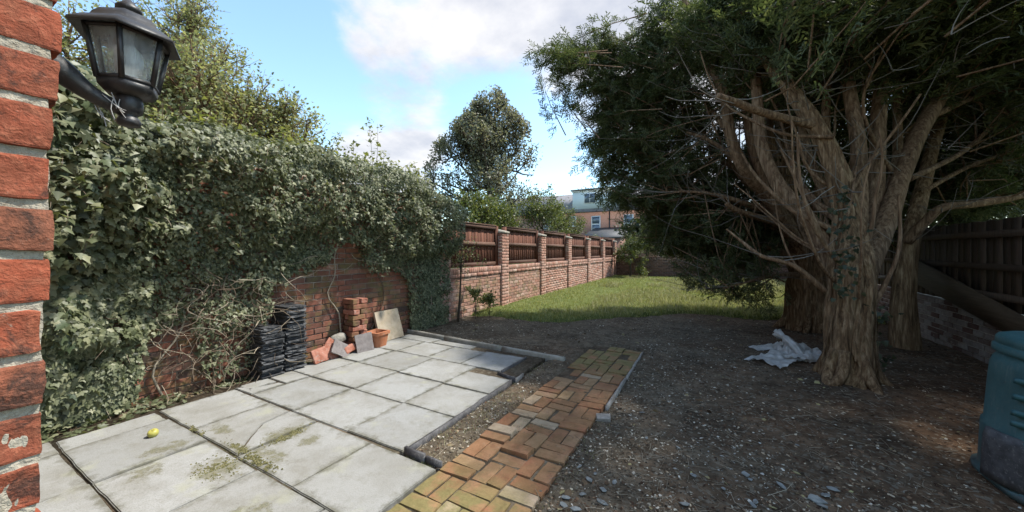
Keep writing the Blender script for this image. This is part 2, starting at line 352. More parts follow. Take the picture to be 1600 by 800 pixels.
M['conifer'] = leaf_mat('conifer_needles', [(0, (.038, .047, .021)), (.4, (.072, .088, .039)), (.75, (.112, .128, .058)), (1, (.17, .172, .08))], .6, .36, .3, (1.25, 1.4, .8))
M['conifer_dry'] = leaf_mat('conifer_dry', [(0, (.03, .024, .016)), (1, (.07, .05, .03))], .8, .05, .2)
M['grass'] = leaf_mat('grass_blade', [(0, (.17, .195, .055)), (.4, (.25, .27, .09)), (.75, (.34, .34, .14)), (1, (.47, .45, .26))], .55, .35, .3, (1.3, 1.3, .75), .6)
M['grass_pale'] = leaf_mat('grass_pale', [(0, (.20, .21, .08)), (.5, (.32, .31, .16)), (1, (.46, .43, .28))], .6, .3, .3, (1.2, 1.2, .8), .2)
M['chips'] = None
def chips_mat(name, stops, rough=.9):
    t = NT(name); r = t.island(); c = t.ramp(r, stops); n = t.noise(t.wpos(), 90, 3, .6)
    c = t.mix(t.mr(n, .4, .7, 0, .5), c, t.mix(1, c, (.6, .58, .55), 'MULTIPLY')); return t.out(t.bsdf(c, rough, None, .25))
M['chips'] = chips_mat('chips', [(0, (.03, .024, .016)), (.38, (.08, .064, .045)), (.6, (.15, .126, .092)), (.78, (.28, .245, .185)), (.9, (.46, .42, .335)), (1, (.62, .58, .49))])
M['moss'] = chips_mat('moss', [(0, (.05, .05, .02)), (.6, (.11, .105, .045)), (1, (.18, .165, .08))])
M['pale_chips'] = chips_mat('pale_chips', [(0, (.12, .105, .085)), (.5, (.25, .235, .20)), (.85, (.40, .39, .35)), (1, (.56, .55, .5))])
M['bark_chips'] = chips_mat('bark_chips', [(0, (.035, .018, .010)), (.45, (.10, .056, .032)), (.72, (.19, .118, .07)), (.88, (.36, .27, .175)), (1, (.56, .48, .35))])
M['litter'] = chips_mat('litter', [(0, (.06, .035, .02)), (.5, (.13, .085, .05)), (.8, (.22, .17, .09)), (1, (.34, .31, .15))])
M['twig'] = chips_mat('twig', [(0, (.10, .07, .048)), (.5, (.20, .158, .115)), (1, (.38, .33, .25))])
M['twig_grey'] = chips_mat('twig_grey', [(0, (.10, .085, .068)), (.5, (.17, .15, .125)), (1, (.27, .245, .21))])
M['slate_chip'] = simple_noise('slate_chip', (.15, .16, .155), (.27, .28, .265), 30, .7, .3, .002)
M['slate'] = simple_noise('slate', (.035, .037, .040), (.10, .104, .11), 22, .62, .5, .004, c3=(.14, .145, .145))
M['rock'] = simple_noise('rock', (.16, .15, .13), (.30, .285, .25), 14, .9, .7, .008, c3=(.10, .11, .06))
M['terracotta'] = simple_noise('terracotta', (.36, .13, .06), (.45, .19, .10), 10, .8, .3, .003, c3=(.30, .2, .15))
M['tile_red'] = simple_noise('tile_red', (.25, .085, .05), (.40, .19, .14), 9, .85, .5, .004, c3=(.36, .3, .26))
M['tile_grey'] = simple_noise('tile_grey', (.15, .135, .13), (.22, .20, .195), 13, .85, .4, .003, c3=(.11, .09, .085))
M['sandstone'] = simple_noise('sandstone', (.33, .27, .19), (.45, .39, .30), 6, .9, .4, .004, c3=(.25, .24, .15))
def wood_mat(name, a, b, grain=60, axis=2):
    t = NT(name); r = t.orand(); p = t.addv(t.wpos(), r); s3 = [1, 1, 1]; s3[axis] = .06
    n = t.noise(p, grain, 5, .65, .3, tuple(s3)); c = t.mix(t.mr(n, .3, .7), a, b)
    c = t.mix(1, c, t.ramp(r, [(0, (.7, .68, .66)), (1, (1.2, 1.2, 1.2))]), 'MULTIPLY')
    return t.out(t.bsdf(c, .8, t.bump(n, .5, .003), .25))
M['fence_board'] = wood_mat('fence_board', (.085, .034, .021), (.17, .072, .045))
M['fence_rail'] = wood_mat('fence_rail', (.075, .040, .028), (.16, .095, .07), axis=1)
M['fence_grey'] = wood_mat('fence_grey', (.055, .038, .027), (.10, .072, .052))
M['plank'] = wood_mat('plank', (.07, .05, .032), (.125, .092, .062), axis=1)
M['edging_dark'] = simple_noise('edging_dark', (.045, .043, .045), (.10, .098, .10), 20, .6, .3, .002, c3=(.2, .19, .18))
M['edging_pale'] = simple_noise('edging_pale', (.21, .19, .165), (.34, .315, .28), 20, .7, .3, .002, c3=(.10, .09, .08))
def bark_mat(name, a, b, c3):
    t = NT(name); w = t.wpos(); n = t.noise(w, 34, 6, .68, .35, (1, 1, .10)); n2 = t.noise(w, 7, 5, .6); n3 = t.noise(w, 120, 3, .6, 0, (1, 1, .3))
    c = t.ramp(n, [(.30, a), (.5, b), (.72, c3)]); c = t.mix(t.mr(n2, .5, .75, 0, .55), c, t.mix(1, c, (.62, .66, .55), 'MULTIPLY'))
    return t.out(t.bsdf(c, .92, t.bump(t.math('ADD', n, t.math('MULTIPLY', n3, .4)), 1.0, .02), .15))
M['bark_red'] = bark_mat('bark_red', (.038, .022, .012), (.175, .108, .058), (.40, .285, .17))
M['bark_grey'] = bark_mat('bark_grey', (.055, .033, .019), (.19, .117, .068), (.38, .265, .165))
M['bark_dark'] = bark_mat('bark_dark', (.03, .024, .018), (.08, .062, .045), (.13, .105, .08))
def plastic_mat():
    t = NT('bin_plastic'); w = t.wpos(); n = t.noise(w, 7, 6, .65); n2 = t.noise(w, 60, 4, .6)
    c = t.mix(t.mr(n, .35, .7), (.022, .085, .092), (.045, .125, .13)); c = t.mix(t.mr(n2, .5, .75, 0, .5), c, (.10, .125, .12)); c = t.mix(t.mr(t.noise(w, 40, 6, .7, .3, (1, 1, .12)), .58, .7, 0, .55), c, (.16, .20, .19)); c = t.mix(t.mr(t.noise(w, 16, 6, .75), .6, .72, 0, .6), c, (.055, .045, .035))
    s = t.n('ShaderNodeSeparateXYZ'); t.put(s.inputs[0], w)
    k = t.math('MULTIPLY', t.mr(s.outputs[2], .34, .05), t.mr(t.noise(w, 9, 5, .7), .35, .62, .1, 1)); c = t.mix(t.math('MULTIPLY', k, .8), c, (.06, .052, .043))
    return t.out(t.bsdf(c, .5, t.bump(n2, .12, .002), .4))
M['bin'] = plastic_mat()
M['metal_black'] = simple_noise('metal_black', (.018, .018, .019), (.04, .04, .041), 30, .45, .25, .002, spec=.5, c3=(.07, .068, .065))
def glass_mat(name, col=(.9, .93, .95), rough=.08, alpha=.55):
    t = NT(name); w = t.wpos(); n = t.noise(w, 22, 5, .6, .4, (1, 1, .35))
    tr = t.n('ShaderNodeBsdfTransparent'); tr.inputs[0].default_value = (.92, .95, .95, 1)
    d0 = t.bsdf(col, rough, None, .6); tl = t.n('ShaderNodeBsdfTranslucent'); t.put(tl.inputs[0], col); m0 = t.n('ShaderNodeMixShader'); m0.inputs[0].default_value = .5; t.L(d0, m0.inputs[1]); t.L(tl.outputs[0], m0.inputs[2]); d = m0.outputs[0]
    mx = t.n('ShaderNodeMixShader'); t.put(mx.inputs[0], t.mr(n, .3, .7, alpha-.22, alpha+.22)); t.L(tr.outputs[0], mx.inputs[1]); t.L(d, mx.inputs[2]); return t.out(mx.outputs[0])
M['lamp_glass'] = glass_mat('lamp_glass', (.9, .92, .93), .05, .235)
M['bulb'] = NT('bulb').out if False else None
_t = NT('bulb'); M['bulb'] = _t.out(_t.bsdf((.75, .75, .74), .25, None, .5))
_t = NT('cobweb'); M['cobweb'] = _t.out(_t.bsdf((.45, .45, .44), .9))
_t = NT('window_glass'); M['window_glass'] = _t.out(_t.bsdf((.10, .13, .17), .06, None, .9))
_t = NT('white_paint'); M['white_paint'] = _t.out(_t.bsdf((.78, .79, .8), .5))
_t = NT('dormer_panel'); M['dormer_panel'] = _t.out(_t.bsdf((.62, .68, .69), .6))
_t = NT('black_paint'); M['black_paint'] = _t.out(_t.bsdf((.02, .02, .022), .5))
M['roof_far'] = simple_noise('roof_far', (.17, .165, .17), (.25, .24, .245), 3, .8, .3, .01)
def sheet_mat():
    t = NT('plastic_sheet'); w = t.wpos(); n = t.noise(w, 12, 5, .65); c = t.mix(t.mr(n, .4, .7), (.74, .73, .70), (.42, .39, .34))
    b = t.bsdf(c, .35, t.bump(t.noise(w, 26, 4, .6), .5, .01), .5); tr = t.n('ShaderNodeBsdfTranslucent'); tr.inputs[0].default_value = (.6, .6, .58, 1)
    mx = t.n('ShaderNodeMixShader'); mx.inputs[0].default_value = .35; t.L(b, mx.inputs[1]); t.L(tr.outputs[0], mx.inputs[2]); return t.out(mx.outputs[0])
M['sheet'] = sheet_mat()
_t = NT('apple_skin'); _c = _t.mix(_t.mr(_t.noise(_t.coord(), 30, 3), .4, .7), (.40, .37, .09), (.33, .34, .08)); M['apple'] = _t.out(_t.bsdf(_c, .4))

# ------------------------------------------------------------------ brick shapes (shared data)
def bevel_box(sx, sy, sz, bev, jit, seed, mat, name='brick'):
    bm = bmesh.new(); bmesh.ops.create_cube(bm, size=1); r = random.Random(seed)
    for v in bm.verts: v.co = Vector((v.co.x*sx, v.co.y*sy, v.co.z*sz))
    bmesh.ops.bevel(bm, geom=bm.edges[:], offset=bev, segments=1, affect='EDGES')
    for v in bm.verts: v.co += Vector((r.uniform(-jit, jit), r.uniform(-jit, jit), r.uniform(-jit, jit)))
    me = bpy.data.meshes.new(name); bm.to_mesh(me); bm.free(); me.materials.append(mat); return me
def mesh_vf(me):
    V = np.array([v.co[:] for v in me.vertices]); by = {}
    for p in me.polygons: by.setdefault(len(p.vertices), []).append(list(p.vertices))
    return V, [np.array(f) for f in by.values()]
def rough_block(sx, sy, sz, n, amp, scale, seed, mat, name='brick', bev=.12):
    """a finely divided stone or brick with worn corners and an uneven skin"""
    bm = bmesh.new(); bmesh.ops.create_cube(bm, size=1)
    bmesh.ops.subdivide_edges(bm, edges=bm.edges[:], cuts=n, use_grid_fill=True)
    V = np.array([v.co[:] for v in bm.verts])
    q = np.clip(V, -.5, .5); s = np.array([sx, sy, sz]); P = q*s
    inner = np.clip(P, -s/2+bev*min(s), s/2-bev*min(s)); dv = P-inner; ln = np.linalg.norm(dv, axis=1, keepdims=True)+1e-9
    P = inner+dv/np.maximum(ln/(bev*min(s)), 1)
    nrm = unit(P/s*2+1e-6)**3; nrm = unit(np.sign(P)*np.abs(P/s)**4+1e-9)
    P = P+nrm*((fbm(P, scale, seed, 4)-.5)*2*amp)[:, None]
    ch = vnoise(P, scale*.55, seed+9); P = P-nrm*(np.clip(ch-.64, 0, 1)*amp*6)[:, None]
    for v, c in zip(bm.verts, P): v.co = c
    me = bpy.data.meshes.new(name); bm.to_mesh(me); bm.free(); me.materials.append(mat)
    return me

# ================================================================== THE SETTING
# ground: one sheet, fine in the garden, wide cells out to the horizon
LAWN_EDGE = np.array([(-4.6, 5.9), (-4.1, 6.25), (-3.2, 6.2), (-2.55, 6.4), (-2.1, 6.9), (-1.5, 7.4), (-.8, 8.4), (0, 8.7), (.7, 8.6), (1.3, 8.9), (3.2, 9.3)])
def lawn_y(x): return np.interp(x, LAWN_EDGE[:, 0], LAWN_EDGE[:, 1]) + .22*(vnoise(np.stack([x*2.1, x*0, x*0], -1), 1, 4)-.5) + .12*(vnoise(np.stack([x*9, x*0, x*0], -1), 1, 5)-.5)
def ground_z(x, y):
    P = np.stack([x, y, x*0], -1)
    z = .05*(fbm(P, 1.1, 21, 3)-.5) + .022*(fbm(P, 9, 31, 3)-.5)
    z = z + .07*np.exp(-((x-1.3)**2+(y-5.2)**2)/1.1) + .05*np.exp(-((x-1.7)**2+(y-7)**2)/1.2)
    z = z + .020*smooth(-.90, -.84, x)*smooth(.5, -.6, x)*smooth(3.3, 2.7, y)+.012*smooth(-1.85, -1.7, x)*smooth(-1.4, -1.5, x)*smooth(1.7, 2.0, y)
    flat = smooth(-4.35, -4.2, x)*smooth(-1.80, -1.92, x)*smooth(4.4, 4.2, y)
    flat = np.maximum(flat, smooth(-1.56, -1.50, x)*smooth(-.84, -.89, x)*smooth(5.25, 5.15, y))
    gard = smooth(-4.9, -4.4, x)*smooth(3.2, 2.8, x)*smooth(-1, 0, y)*smooth(20, 18.5, y)
    return (z*gard)*(1-flat) - .045*flat
xs = np.concatenate([-np.geomspace(900, 5.2, 16), np.arange(-5, 3.25, .045), np.geomspace(3.5, 900, 16)])
ys = np.concatenate([-np.geomspace(900, 1, 14), np.arange(-.8, 9.6, .05), np.arange(9.6, 20, .4), np.geomspace(20.5, 1500, 18)])
GX, GY = np.meshgrid(xs, ys); GZ = ground_z(GX, GY)
nx = len(xs); ny = len(ys); ii, jj = np.meshgrid(np.arange(ny-1), np.arange(nx-1), indexing='ij')
Q = np.stack([ii*nx+jj, ii*nx+jj+1, (ii+1)*nx+jj+1, (ii+1)*nx+jj], -1).reshape(-1, 4)
g = MB().add(np.stack([GX, GY, GZ], -1).reshape(-1, 3), Q).build('ground', M['soil'], smooth_=True); tag(g, kind='structure')
# lawn
xs = np.arange(-4.49, 2.9, .1); ys = np.arange(5.6, 19.05, .1)
GX, GY = np.meshgrid(xs, ys); k = smooth(-.05, .22, GY-lawn_y(GX)); P3 = np.stack([GX, GY, GX*0], -1)
lawn_bump = lambda P: .05*(fbm(P, .9, 61, 3)-.5)+.03*(fbm(P, 4, 71, 2)-.5)
def lawn_z(x, y):
    return -.09 + .15*smooth(-.05, .22, y-lawn_y(x)) + lawn_bump(np.stack([x, y, x*0], -1))
nx = len(xs); ny = len(ys); ii, jj = np.meshgrid(np.arange(ny-1), np.arange(nx-1), indexing='ij')
Q = np.stack([ii*nx+jj, ii*nx+jj+1, (ii+1)*nx+jj+1, (ii+1)*nx+jj], -1).reshape(-1, 4)
lw = MB().add(np.stack([GX, GY, lawn_z(GX, GY)], -1).reshape(-1, 3), Q).build('lawn', M['lawn'], smooth_=True); tag(lw, kind='structure')
# grass blades
def blades(n, x0, x1, ypow, hmin, hmax, wid, sel=None, yfar=19.):
    x = rng.uniform(x0, x1, n); y0 = lawn_y(x)+.02; y = y0+(yfar-y0)*rng.random(n)**ypow
    if sel is not None: kk = sel(x, y); x, y = x[kk], y[kk]
    n = len(x); z = lawn_z(x, y)-.01; a = rng.uniform(0, 2*np.pi, n); P = np.stack([x, y, z], -1)
    hh = (hmin+(hmax-hmin)*rng.random(n)**1.6)*(.55+.9*fbm(np.stack([x, y, x*0], -1), 1.3, 81, 2)); w = wid*(.7+.6*rng.random(n))*(1+(y-6)*.06)
    s = np.stack([np.cos(a), np.sin(a), a*0], -1); b = rng.uniform(0, 2*np.pi, n); ln = np.stack([np.cos(b), np.sin(b), b*0], -1)*(hh*rng.uniform(.1, .7, n))[:, None]
    up = np.array([0, 0, 1.])*hh[:, None]
    V = np.stack([P-s*w[:, None], P+s*w[:, None], P+ln*.35+up*.6+s*w[:, None]*.7, P+ln*.35+up*.6-s*w[:, None]*.7, P+ln+up], 1).reshape(-1, 3)
    o = np.arange(n)[:, None]*5; return V, [o+np.array([[0, 1, 2, 3]]), o+np.array([[3, 2, 4]])]
mb = MB(); V, F = blades(60000, -4.45, 2.85, 1.5, .025, .075, .0045); mb.add(V, F)
gb = mb.build('grass', M['grass'], ); tag(gb, 'short green lawn grass running along the brick wall', 'grass', kind='stuff')
mb = MB(); V, F = blades(40000, -3.6, 2.85, .9, .05, .14, .005, lambda x, y: (fbm(np.stack([x, y, x*0], -1), .5, 91, 2)+smooth(-2.5, .5, x)*.3) > .60); mb.add(V, F)
gp = mb.build('dry_grass', M['grass_pale']); tag(gp, 'taller pale seeding grass at the back of the lawn', 'grass', kind='stuff')

# patio: slabs laid in rows on a dark bed
patio = MB().add(box_v(-4.3, -1.88, .05, 4.2, -.06, .010), BOXF).build('patio', M['soil']); tag(patio, kind='structure')
SL = [(-4.16, -3.87, .06, .61), (-3.86, -3.21, .05, .61), (-3.2, -2.51, .05, .615), (-2.5, -1.84, .05, .61), (-1.83, -1.53, .05, .61),
      (-4.12, -3.88, .63, 1.16), (-3.87, -3.19, .625, 1.175), (-3.18, -2.49, .625, 1.17), (-2.48, -1.81, .625, 1.175), (-1.8, -1.52, .63, 1.175),
      (-4.13, -3.49, 1.185, 1.74), (-2.77, -2.14, 1.185, 1.74), (-2.13, -1.53, 1.185, 1.735),
      (-4.17, -3.99, 1.80, 2.06), (-4.2, -3.85, 2.08, 2.32), (-3.83, -3.14, 1.76, 2.32), (-3.13, -2.44, 1.755, 2.32), (-2.43, -1.86, 1.765, 2.325),
      (-4.26, -3.83, 2.335, 2.89), (-3.82, -3.12, 2.335, 2.9), (-3.11, -2.44, 2.33, 2.875), (-2.43, -1.86, 2.34, 2.87),
      (-4.3, -3.81, 2.905, 3.46), (-3.8, -3.1, 2.91, 3.475), (-3.09, -2.44, 2.885, 3.46), (-2.43, -1.87, 2.88, 3.29),
      (-4.38, -3.77, 3.475, 4.03), (-3.76, -3.22, 3.485, 4.04), (-3.21, -2.68, 3.47, 4.04), (-2.67, -2.1, 3.47, 4.05), (-4.35, -3.65, 4.045, 4.27), (-3.64, -2.95, 4.05, 4.22)]
def poly_slab(poly, z0, z1, bev, mat, name, jit=.0):
    bm = bmesh.new(); c = Vector((sum(p[0] for p in poly)/len(poly), sum(p[1] for p in poly)/len(poly), 0))
    vs = [bm.verts.new((p[0]-c.x+random.uniform(-jit, jit), p[1]-c.y+random.uniform(-jit, jit), z0)) for p in poly]; f = bm.faces.new(vs)
    r = bmesh.ops.extrude_face_region(bm, geom=[f]); top = [e for e in r['geom'] if isinstance(e, bmesh.types.BMVert)]
    for v in top: v.co.z = z1
    bm.normal_update(); bmesh.ops.recalc_face_normals(bm, faces=bm.faces[:])
    bmesh.ops.bevel(bm, geom=[e for e in bm.edges if all(v.co.z > (z0+z1)/2 for v in e.verts)], offset=bev, segments=2, affect='EDGES')
    me = bpy.data.meshes.new(name); bm.to_mesh(me); bm.free(); me.materials.append(mat)
    for p in me.polygons: p.use_smooth = False
    return me, c
def edge_pts(a, b, n, jit):
    return [(a[0]+(b[0]-a[0])*i/n+(random.uniform(-jit, jit) if i else 0), a[1]+(b[1]-a[1])*i/n+(random.uniform(-jit, jit) if i else 0)) for i in range(n)]
def slab(poly, jit=.003):
    P = []
    for i in range(len(poly)): P += edge_pts(poly[i], poly[(i+1) % len(poly)], 6, jit)
    me, c = poly_slab(P, -.035, .022, .005, M['slab'], 'paving_slab'); o = obj('paving_slab', me, patio); o.location = c
    o.location.z += random.uniform(-.004, .004); o.rotation_euler = (random.uniform(-.006, .006), random.uniform(-.006, .006), random.uniform(-.006, .006)); return o
for (x0, x1, y0, y1) in SL:
    j = lambda: random.uniform(-.005, .005)
    slab([(x0+j(), y0+j()), (x1+j(), y0+j()), (x1+j(), y1+j()), (x0+j(), y1+j())])
slab([(-3.47, 1.19), (-2.79, 1.19), (-3.0, 1.37), (-3.12, 1.50), (-3.16, 1.73), (-3.47, 1.74)]); slab([(-2.78, 1.195), (-2.785, 1.735), (-3.145, 1.735), (-3.105, 1.505), (-2.985, 1.38)])   # cracked slab in two pieces
slab([(-4.16, 1.755), (-3.85, 1.76), (-3.85, 2.065), (-3.93, 2.05), (-3.975, 1.9)])

# brick path in basket weave, each brick its own piece
bpath = MB().add(box_v(-1.5, -.86, -.6, 5.12, -.08, .013), BOXF).build('brick_path', M['soil']); tag(bpath, kind='structure')
PB = [rough_block(.212, .100, .055, 5, .0035, 26, s, M['brick_path'], 'brick', .10) for s in range(6)]
U = .2235
rows = [-.5+U*i for i in range(26)]
for ci in range(3):
    x0 = -1.508+ci*U; off = (0, .03, -.025)[ci]
    for ri, y0 in enumerate(rows):
        y0 = y0+off
        if y0 > 5.0: continue
        if y0 > 4.78 and ci == 0: continue
        horiz = (ri+ci) % 2 == 0
        for k in (0, 1):
            if y0 > 3.4 and random.random() < .05: continue
            o = obj('brick', random.choice(PB), bpath); rz = 0 if horiz else math.pi/2
            cx = x0+U/2+(0 if horiz else (k-.5)*U/2); cy = y0+U/2+((k-.5)*U/2 if horiz else 0); z = -.004+random.uniform(-.006, .006); rx = random.uniform(-.03, .03); ry = random.uniform(-.03, .03)
            if 2.12 < cy < 2.45 and cx < -1.05: z += .010+.014*random.random(); rx += random.uniform(-.13, .02); ry += random.uniform(-.07, .07)
            o.location = (cx+random.uniform(-.007, .007), cy+random.uniform(-.007, .007), z); o.rotation_euler = (rx, ry, rz+random.uniform(-.05, .05)+(math.pi if random.random() < .5 else 0))

# kerb of concrete edging between patio and gravel
kerb = empty('kerb_edging', (-3.1, 4.33, 0)); tag(kerb, 'pale round-topped concrete kerb between the patio and the gravel bed', 'kerb')
pts = [(-4.62, 4.43), (-3.66, 4.36), (-2.57, 4.29), (-1.62, 4.23)]
for a, b in zip(pts[:-1], pts[1:]):
    a = np.array(a); b = np.array(b); d = unit(b-a); nrm = np.array([-d[1], d[0]]); a = a+d*.006; b = b-d*.006; mb = MB(); L = []
    prof = [(-.032, -.05), (-.03, .035), (-.024, .048), (-.010, .055), (.010, .055), (.024, .048), (.03, .035), (.032, -.05)]
    ts = np.linspace(0, 1, 9); V = np.array([[*(a+(b-a)*t+nrm*(w+random.uniform(-.002, .002))), z+random.uniform(-.003, .003)] for t in ts for w, z in prof]); m = len(prof)
    Fq = np.array([[i*m+j, i*m+j+1, (i+1)*m+j+1, (i+1)*m+j] for i in range(8) for j in range(m-1)]); mb.add(V-np.array([-3.1, 4.33, 0]), [Fq, np.array([list(range(m))[::-1], [8*m+i for i in range(m)]])])
    mb.build('kerb_stone', M['kerb'], kerb, True)
def strip(name, a, b, z0, z1, th, mat, label):
    a = np.array(a, float); b = np.array(b, float); d = unit(b-a); n = np.array([-d[1], d[0]])*th/2; c = (a+b)/2; rows_ = []
    N = max(3, int(np.linalg.norm(b-a)/.12))
    for t in np.linspace(0, 1, N):
        p = a+(b-a)*t-c+n*random.uniform(-.35, .35); dz = random.uniform(-.004, .004)
        rows_ += [[*(p-n), z0], [*(p+n), z0], [*(p+n), z1+dz], [*(p-n), z1+dz]]
    Fq = [[i*4+j, i*4+(j+1) % 4, i*4+4+(j+1) % 4, i*4+4+j] for i in range(N-1) for j in range(4)]+[[3, 2, 1, 0], [N*4-4, N*4-3, N*4-2, N*4-1]]
    o = MB().add(np.array(rows_), np.array(Fq)).build(name, mat); o.location = (c[0], c[1], 0); return tag(o, label, 'edging')
strip('edging_strip', (-1.835, 1.79), (-1.85, 3.27), -.05, .034, .018, M['edging_dark'], 'long dark edging strip along the slab edge beside the gravel gap')
strip('edging_strip', (-1.84, 1.775), (-1.66, 1.77), -.05, .052, .022, M['edging_dark'], 'short dark edging strip across the near end of the gravel gap, slab side')
strip('edging_strip', (-1.655, 1.78), (-1.525, 1.785), -.05, .036, .018, M['edging_dark'], 'short dark edging strip across the near end of the gravel gap, brick side')
strip('edging_strip', (-2.10, 3.40), (-1.83, 3.33), -.05, .04, .016, M['edging_dark'], 'short dark edging strip at the stepped corner of the patio')
strip('edging_strip', (-1.825, 3.32), (-1.83, 3.50), -.05, .038, .016, M['edging_pale'], 'stubby edging piece at the tip of the stepped patio corner')
strip('edging_strip', (-2.085, 3.46), (-2.08, 4.06), -.05, .036, .016, M['edging_dark'], 'dark edging strip along the last slab below the kerb end')
yy = [3.12, 3.42, 3.95, 4.35, 5.06]
for a, b, l in zip(yy[:-1], yy[1:], ('nearest of the pale edging strips right of the brick path', 'second pale edging strip from the near end, right of the brick path', 'third pale edging strip from the near end, right of the brick path', 'farthest pale edging strip, at the top end of the brick path')):
    strip('edging_strip', (-.825+random.uniform(-.01, .01), a+.01), (-.825+random.uniform(-.01, .01), b-.01), -.06, .032, .02, M['edging_pale'], l)
o = obj('concrete_block', rough_block(.115, .085, .05, 5, .004, 20, 3, M['edging_pale'], 'concrete_block')); o.location = (-.79, 2.93, .012); o.rotation_euler = (.05, -.04, .3)
tag(o, 'small grey concrete block in the gravel beside the brick path', 'block')

# ------------------------------------------------------------------ walls
def wall_bricks(x_face, y0, y1, ncourse, single, mats, parent, course=.075, face=+1, blen=.215, z0=.0, skip=None, depth=.1, jit=.004, hi=1):
    """stretcher bond; the bricks that 'single' picks are objects, the rest one joined mesh"""
    variants = [bevel_box(depth, blen, .064, .005, .0022, s, mats[0]) for s in range(5)]; TV = [mesh_vf(m) for m in variants]; jp = [[] for _ in TV]; cnt = 0
    L = blen+.0105
    for c in range(ncourse):
        z = z0+c*course+.0375; st = y0+((c % 2)*L/2); y = st-(L if c % 2 else 0)
        if c % 4 == 3: pass
        while y < y1-.02:
            a = max(y, y0); b = min(y+blen, y1); y += L
            if b-a < .04: continue
            cy = (a+b)/2; pos = np.array([x_face-face*(depth/2)+face*random.uniform(-jit, jit), cy, z+random.uniform(-.002, .002)]); s = (b-a)/blen
            if skip and skip(cy, z): continue
            if single(cy, z) and cnt < 300:
                o = obj('brick', random.choice(variants), parent); o.location = pos-np.array(parent.location); o.scale = (1, s, 1); o.rotation_euler = (random.uniform(-.012, .012), 0, random.uniform(-.015, .015)); cnt += 1
            else: jp[random.randrange(5)].append((pos-np.array(parent.location), s))
    mb = MB()
    for T, lst in zip(TV, jp):
        if lst: scatter(mb, T, np.array([p for p, s in lst]), np.tile(np.eye(3), (len(lst), 1, 1)), np.array([[1, s, 1] for p, s in lst]))
    if mb.V: o = mb.build('bricks', mats[1], parent); tag(o, kind='stuff')
    return cnt

# ivy-covered wall
ivy_wall = empty('garden_wall', (-4.6, 2.4, 0)); tag(ivy_wall, 'tall old red brick wall hidden under ivy along the patio', 'wall')
IWL = np.array(ivy_wall.location)
MB().add(box_v(-4.73, -4.512, -.6, 5.27, -.2, 2.34)-IWL, BOXF).build('wall_core', M['mortar_ivy'], ivy_wall)
def vis_iv(y, z): return (2.25 < y < 4.45 and z < 1.72) or (.55 < y < .95 and z < .6) or (1.12 < y < 1.56 and z < .78)
wall_bricks(-4.5, -.6, 5.27, 31, vis_iv, (M['brick_ivy'], M['brick_ivy_joined']), ivy_wall, jit=.005)
mb = MB(); 
for c in range(31):      # end face of the wall
    for k in range(2):
        V = box_v(-.05, .05, -.05, .05, -.032, .032)*np.array([1.02, .7, 1]); mb.add(V+np.array([-4.565-k*.108, 5.245, c*.075+.0375])-IWL, BOXF)
tag(mb.build('end_bricks', M['brick_ivy_joined'], ivy_wall), kind='stuff')

# fence wall: low brick wall with piers, timber panels between
fw = empty('boundary_wall', (-4.6, 12, 0)); tag(fw, 'low pinkish brick wall with capped piers beside the lawn', 'wall'); FWL = np.array(fw.location)
MB().add(box_v(-4.72, -4.512, 5.27, 19.0, -.2, .86)-FWL, BOXF).build('wall_core', M['mortar'], fw)
wall_bricks(-4.5, 5.28, 19.0, 11, lambda y, z: y < 9.9, (M['brick_fence'], M['brick_fence_joined']), fw)
# corbel course (one course proud) and bricks on edge as coping
piers = [5.33]+[7.58+2.27*i for i in range(6)]
BE = bevel_box(.225, .066, .105, .004, .002, 7, M['brick_fence_joined']); TE = mesh_vf(BE); BS = bevel_box(.225, .212, .064, .004, .002, 8, M['brick_fence_joined']); TS = mesh_vf(BS)
pe = []; ps = []
for a, b in zip(piers[:-1], piers[1:]):
    y = a+.175+.035
    while y < b-.175: pe.append((-4.592+random.uniform(-.004, .004), y, .957+random.uniform(-.004, .004))); y += .0765
    y = a+.175+.108
    while y < b-.12: ps.append((-4.588+random.uniform(-.004, .004), y, .864)); y += .2255
mb = MB(); scatter(mb, TE, np.array(pe)-FWL, np.tile(np.eye(3), (len(pe), 1, 1)), np.ones(len(pe))); scatter(mb, TS, np.array(ps)-FWL, np.tile(np.eye(3), (len(ps), 1, 1)), np.ones(len(ps)))
tag(mb.build('coping_bricks', M['brick_fence_joined'], fw), kind='stuff')
MB().add(box_v(-4.685, -4.49, 5.4, 18.9, .84, 1.0)-FWL, BOXF).build('coping_bed', M['mortar'], fw)
HB = bevel_box(.104, .215, .064, .004, .002, 9, M['brick_fence_joined']); TH = mesh_vf(HB)
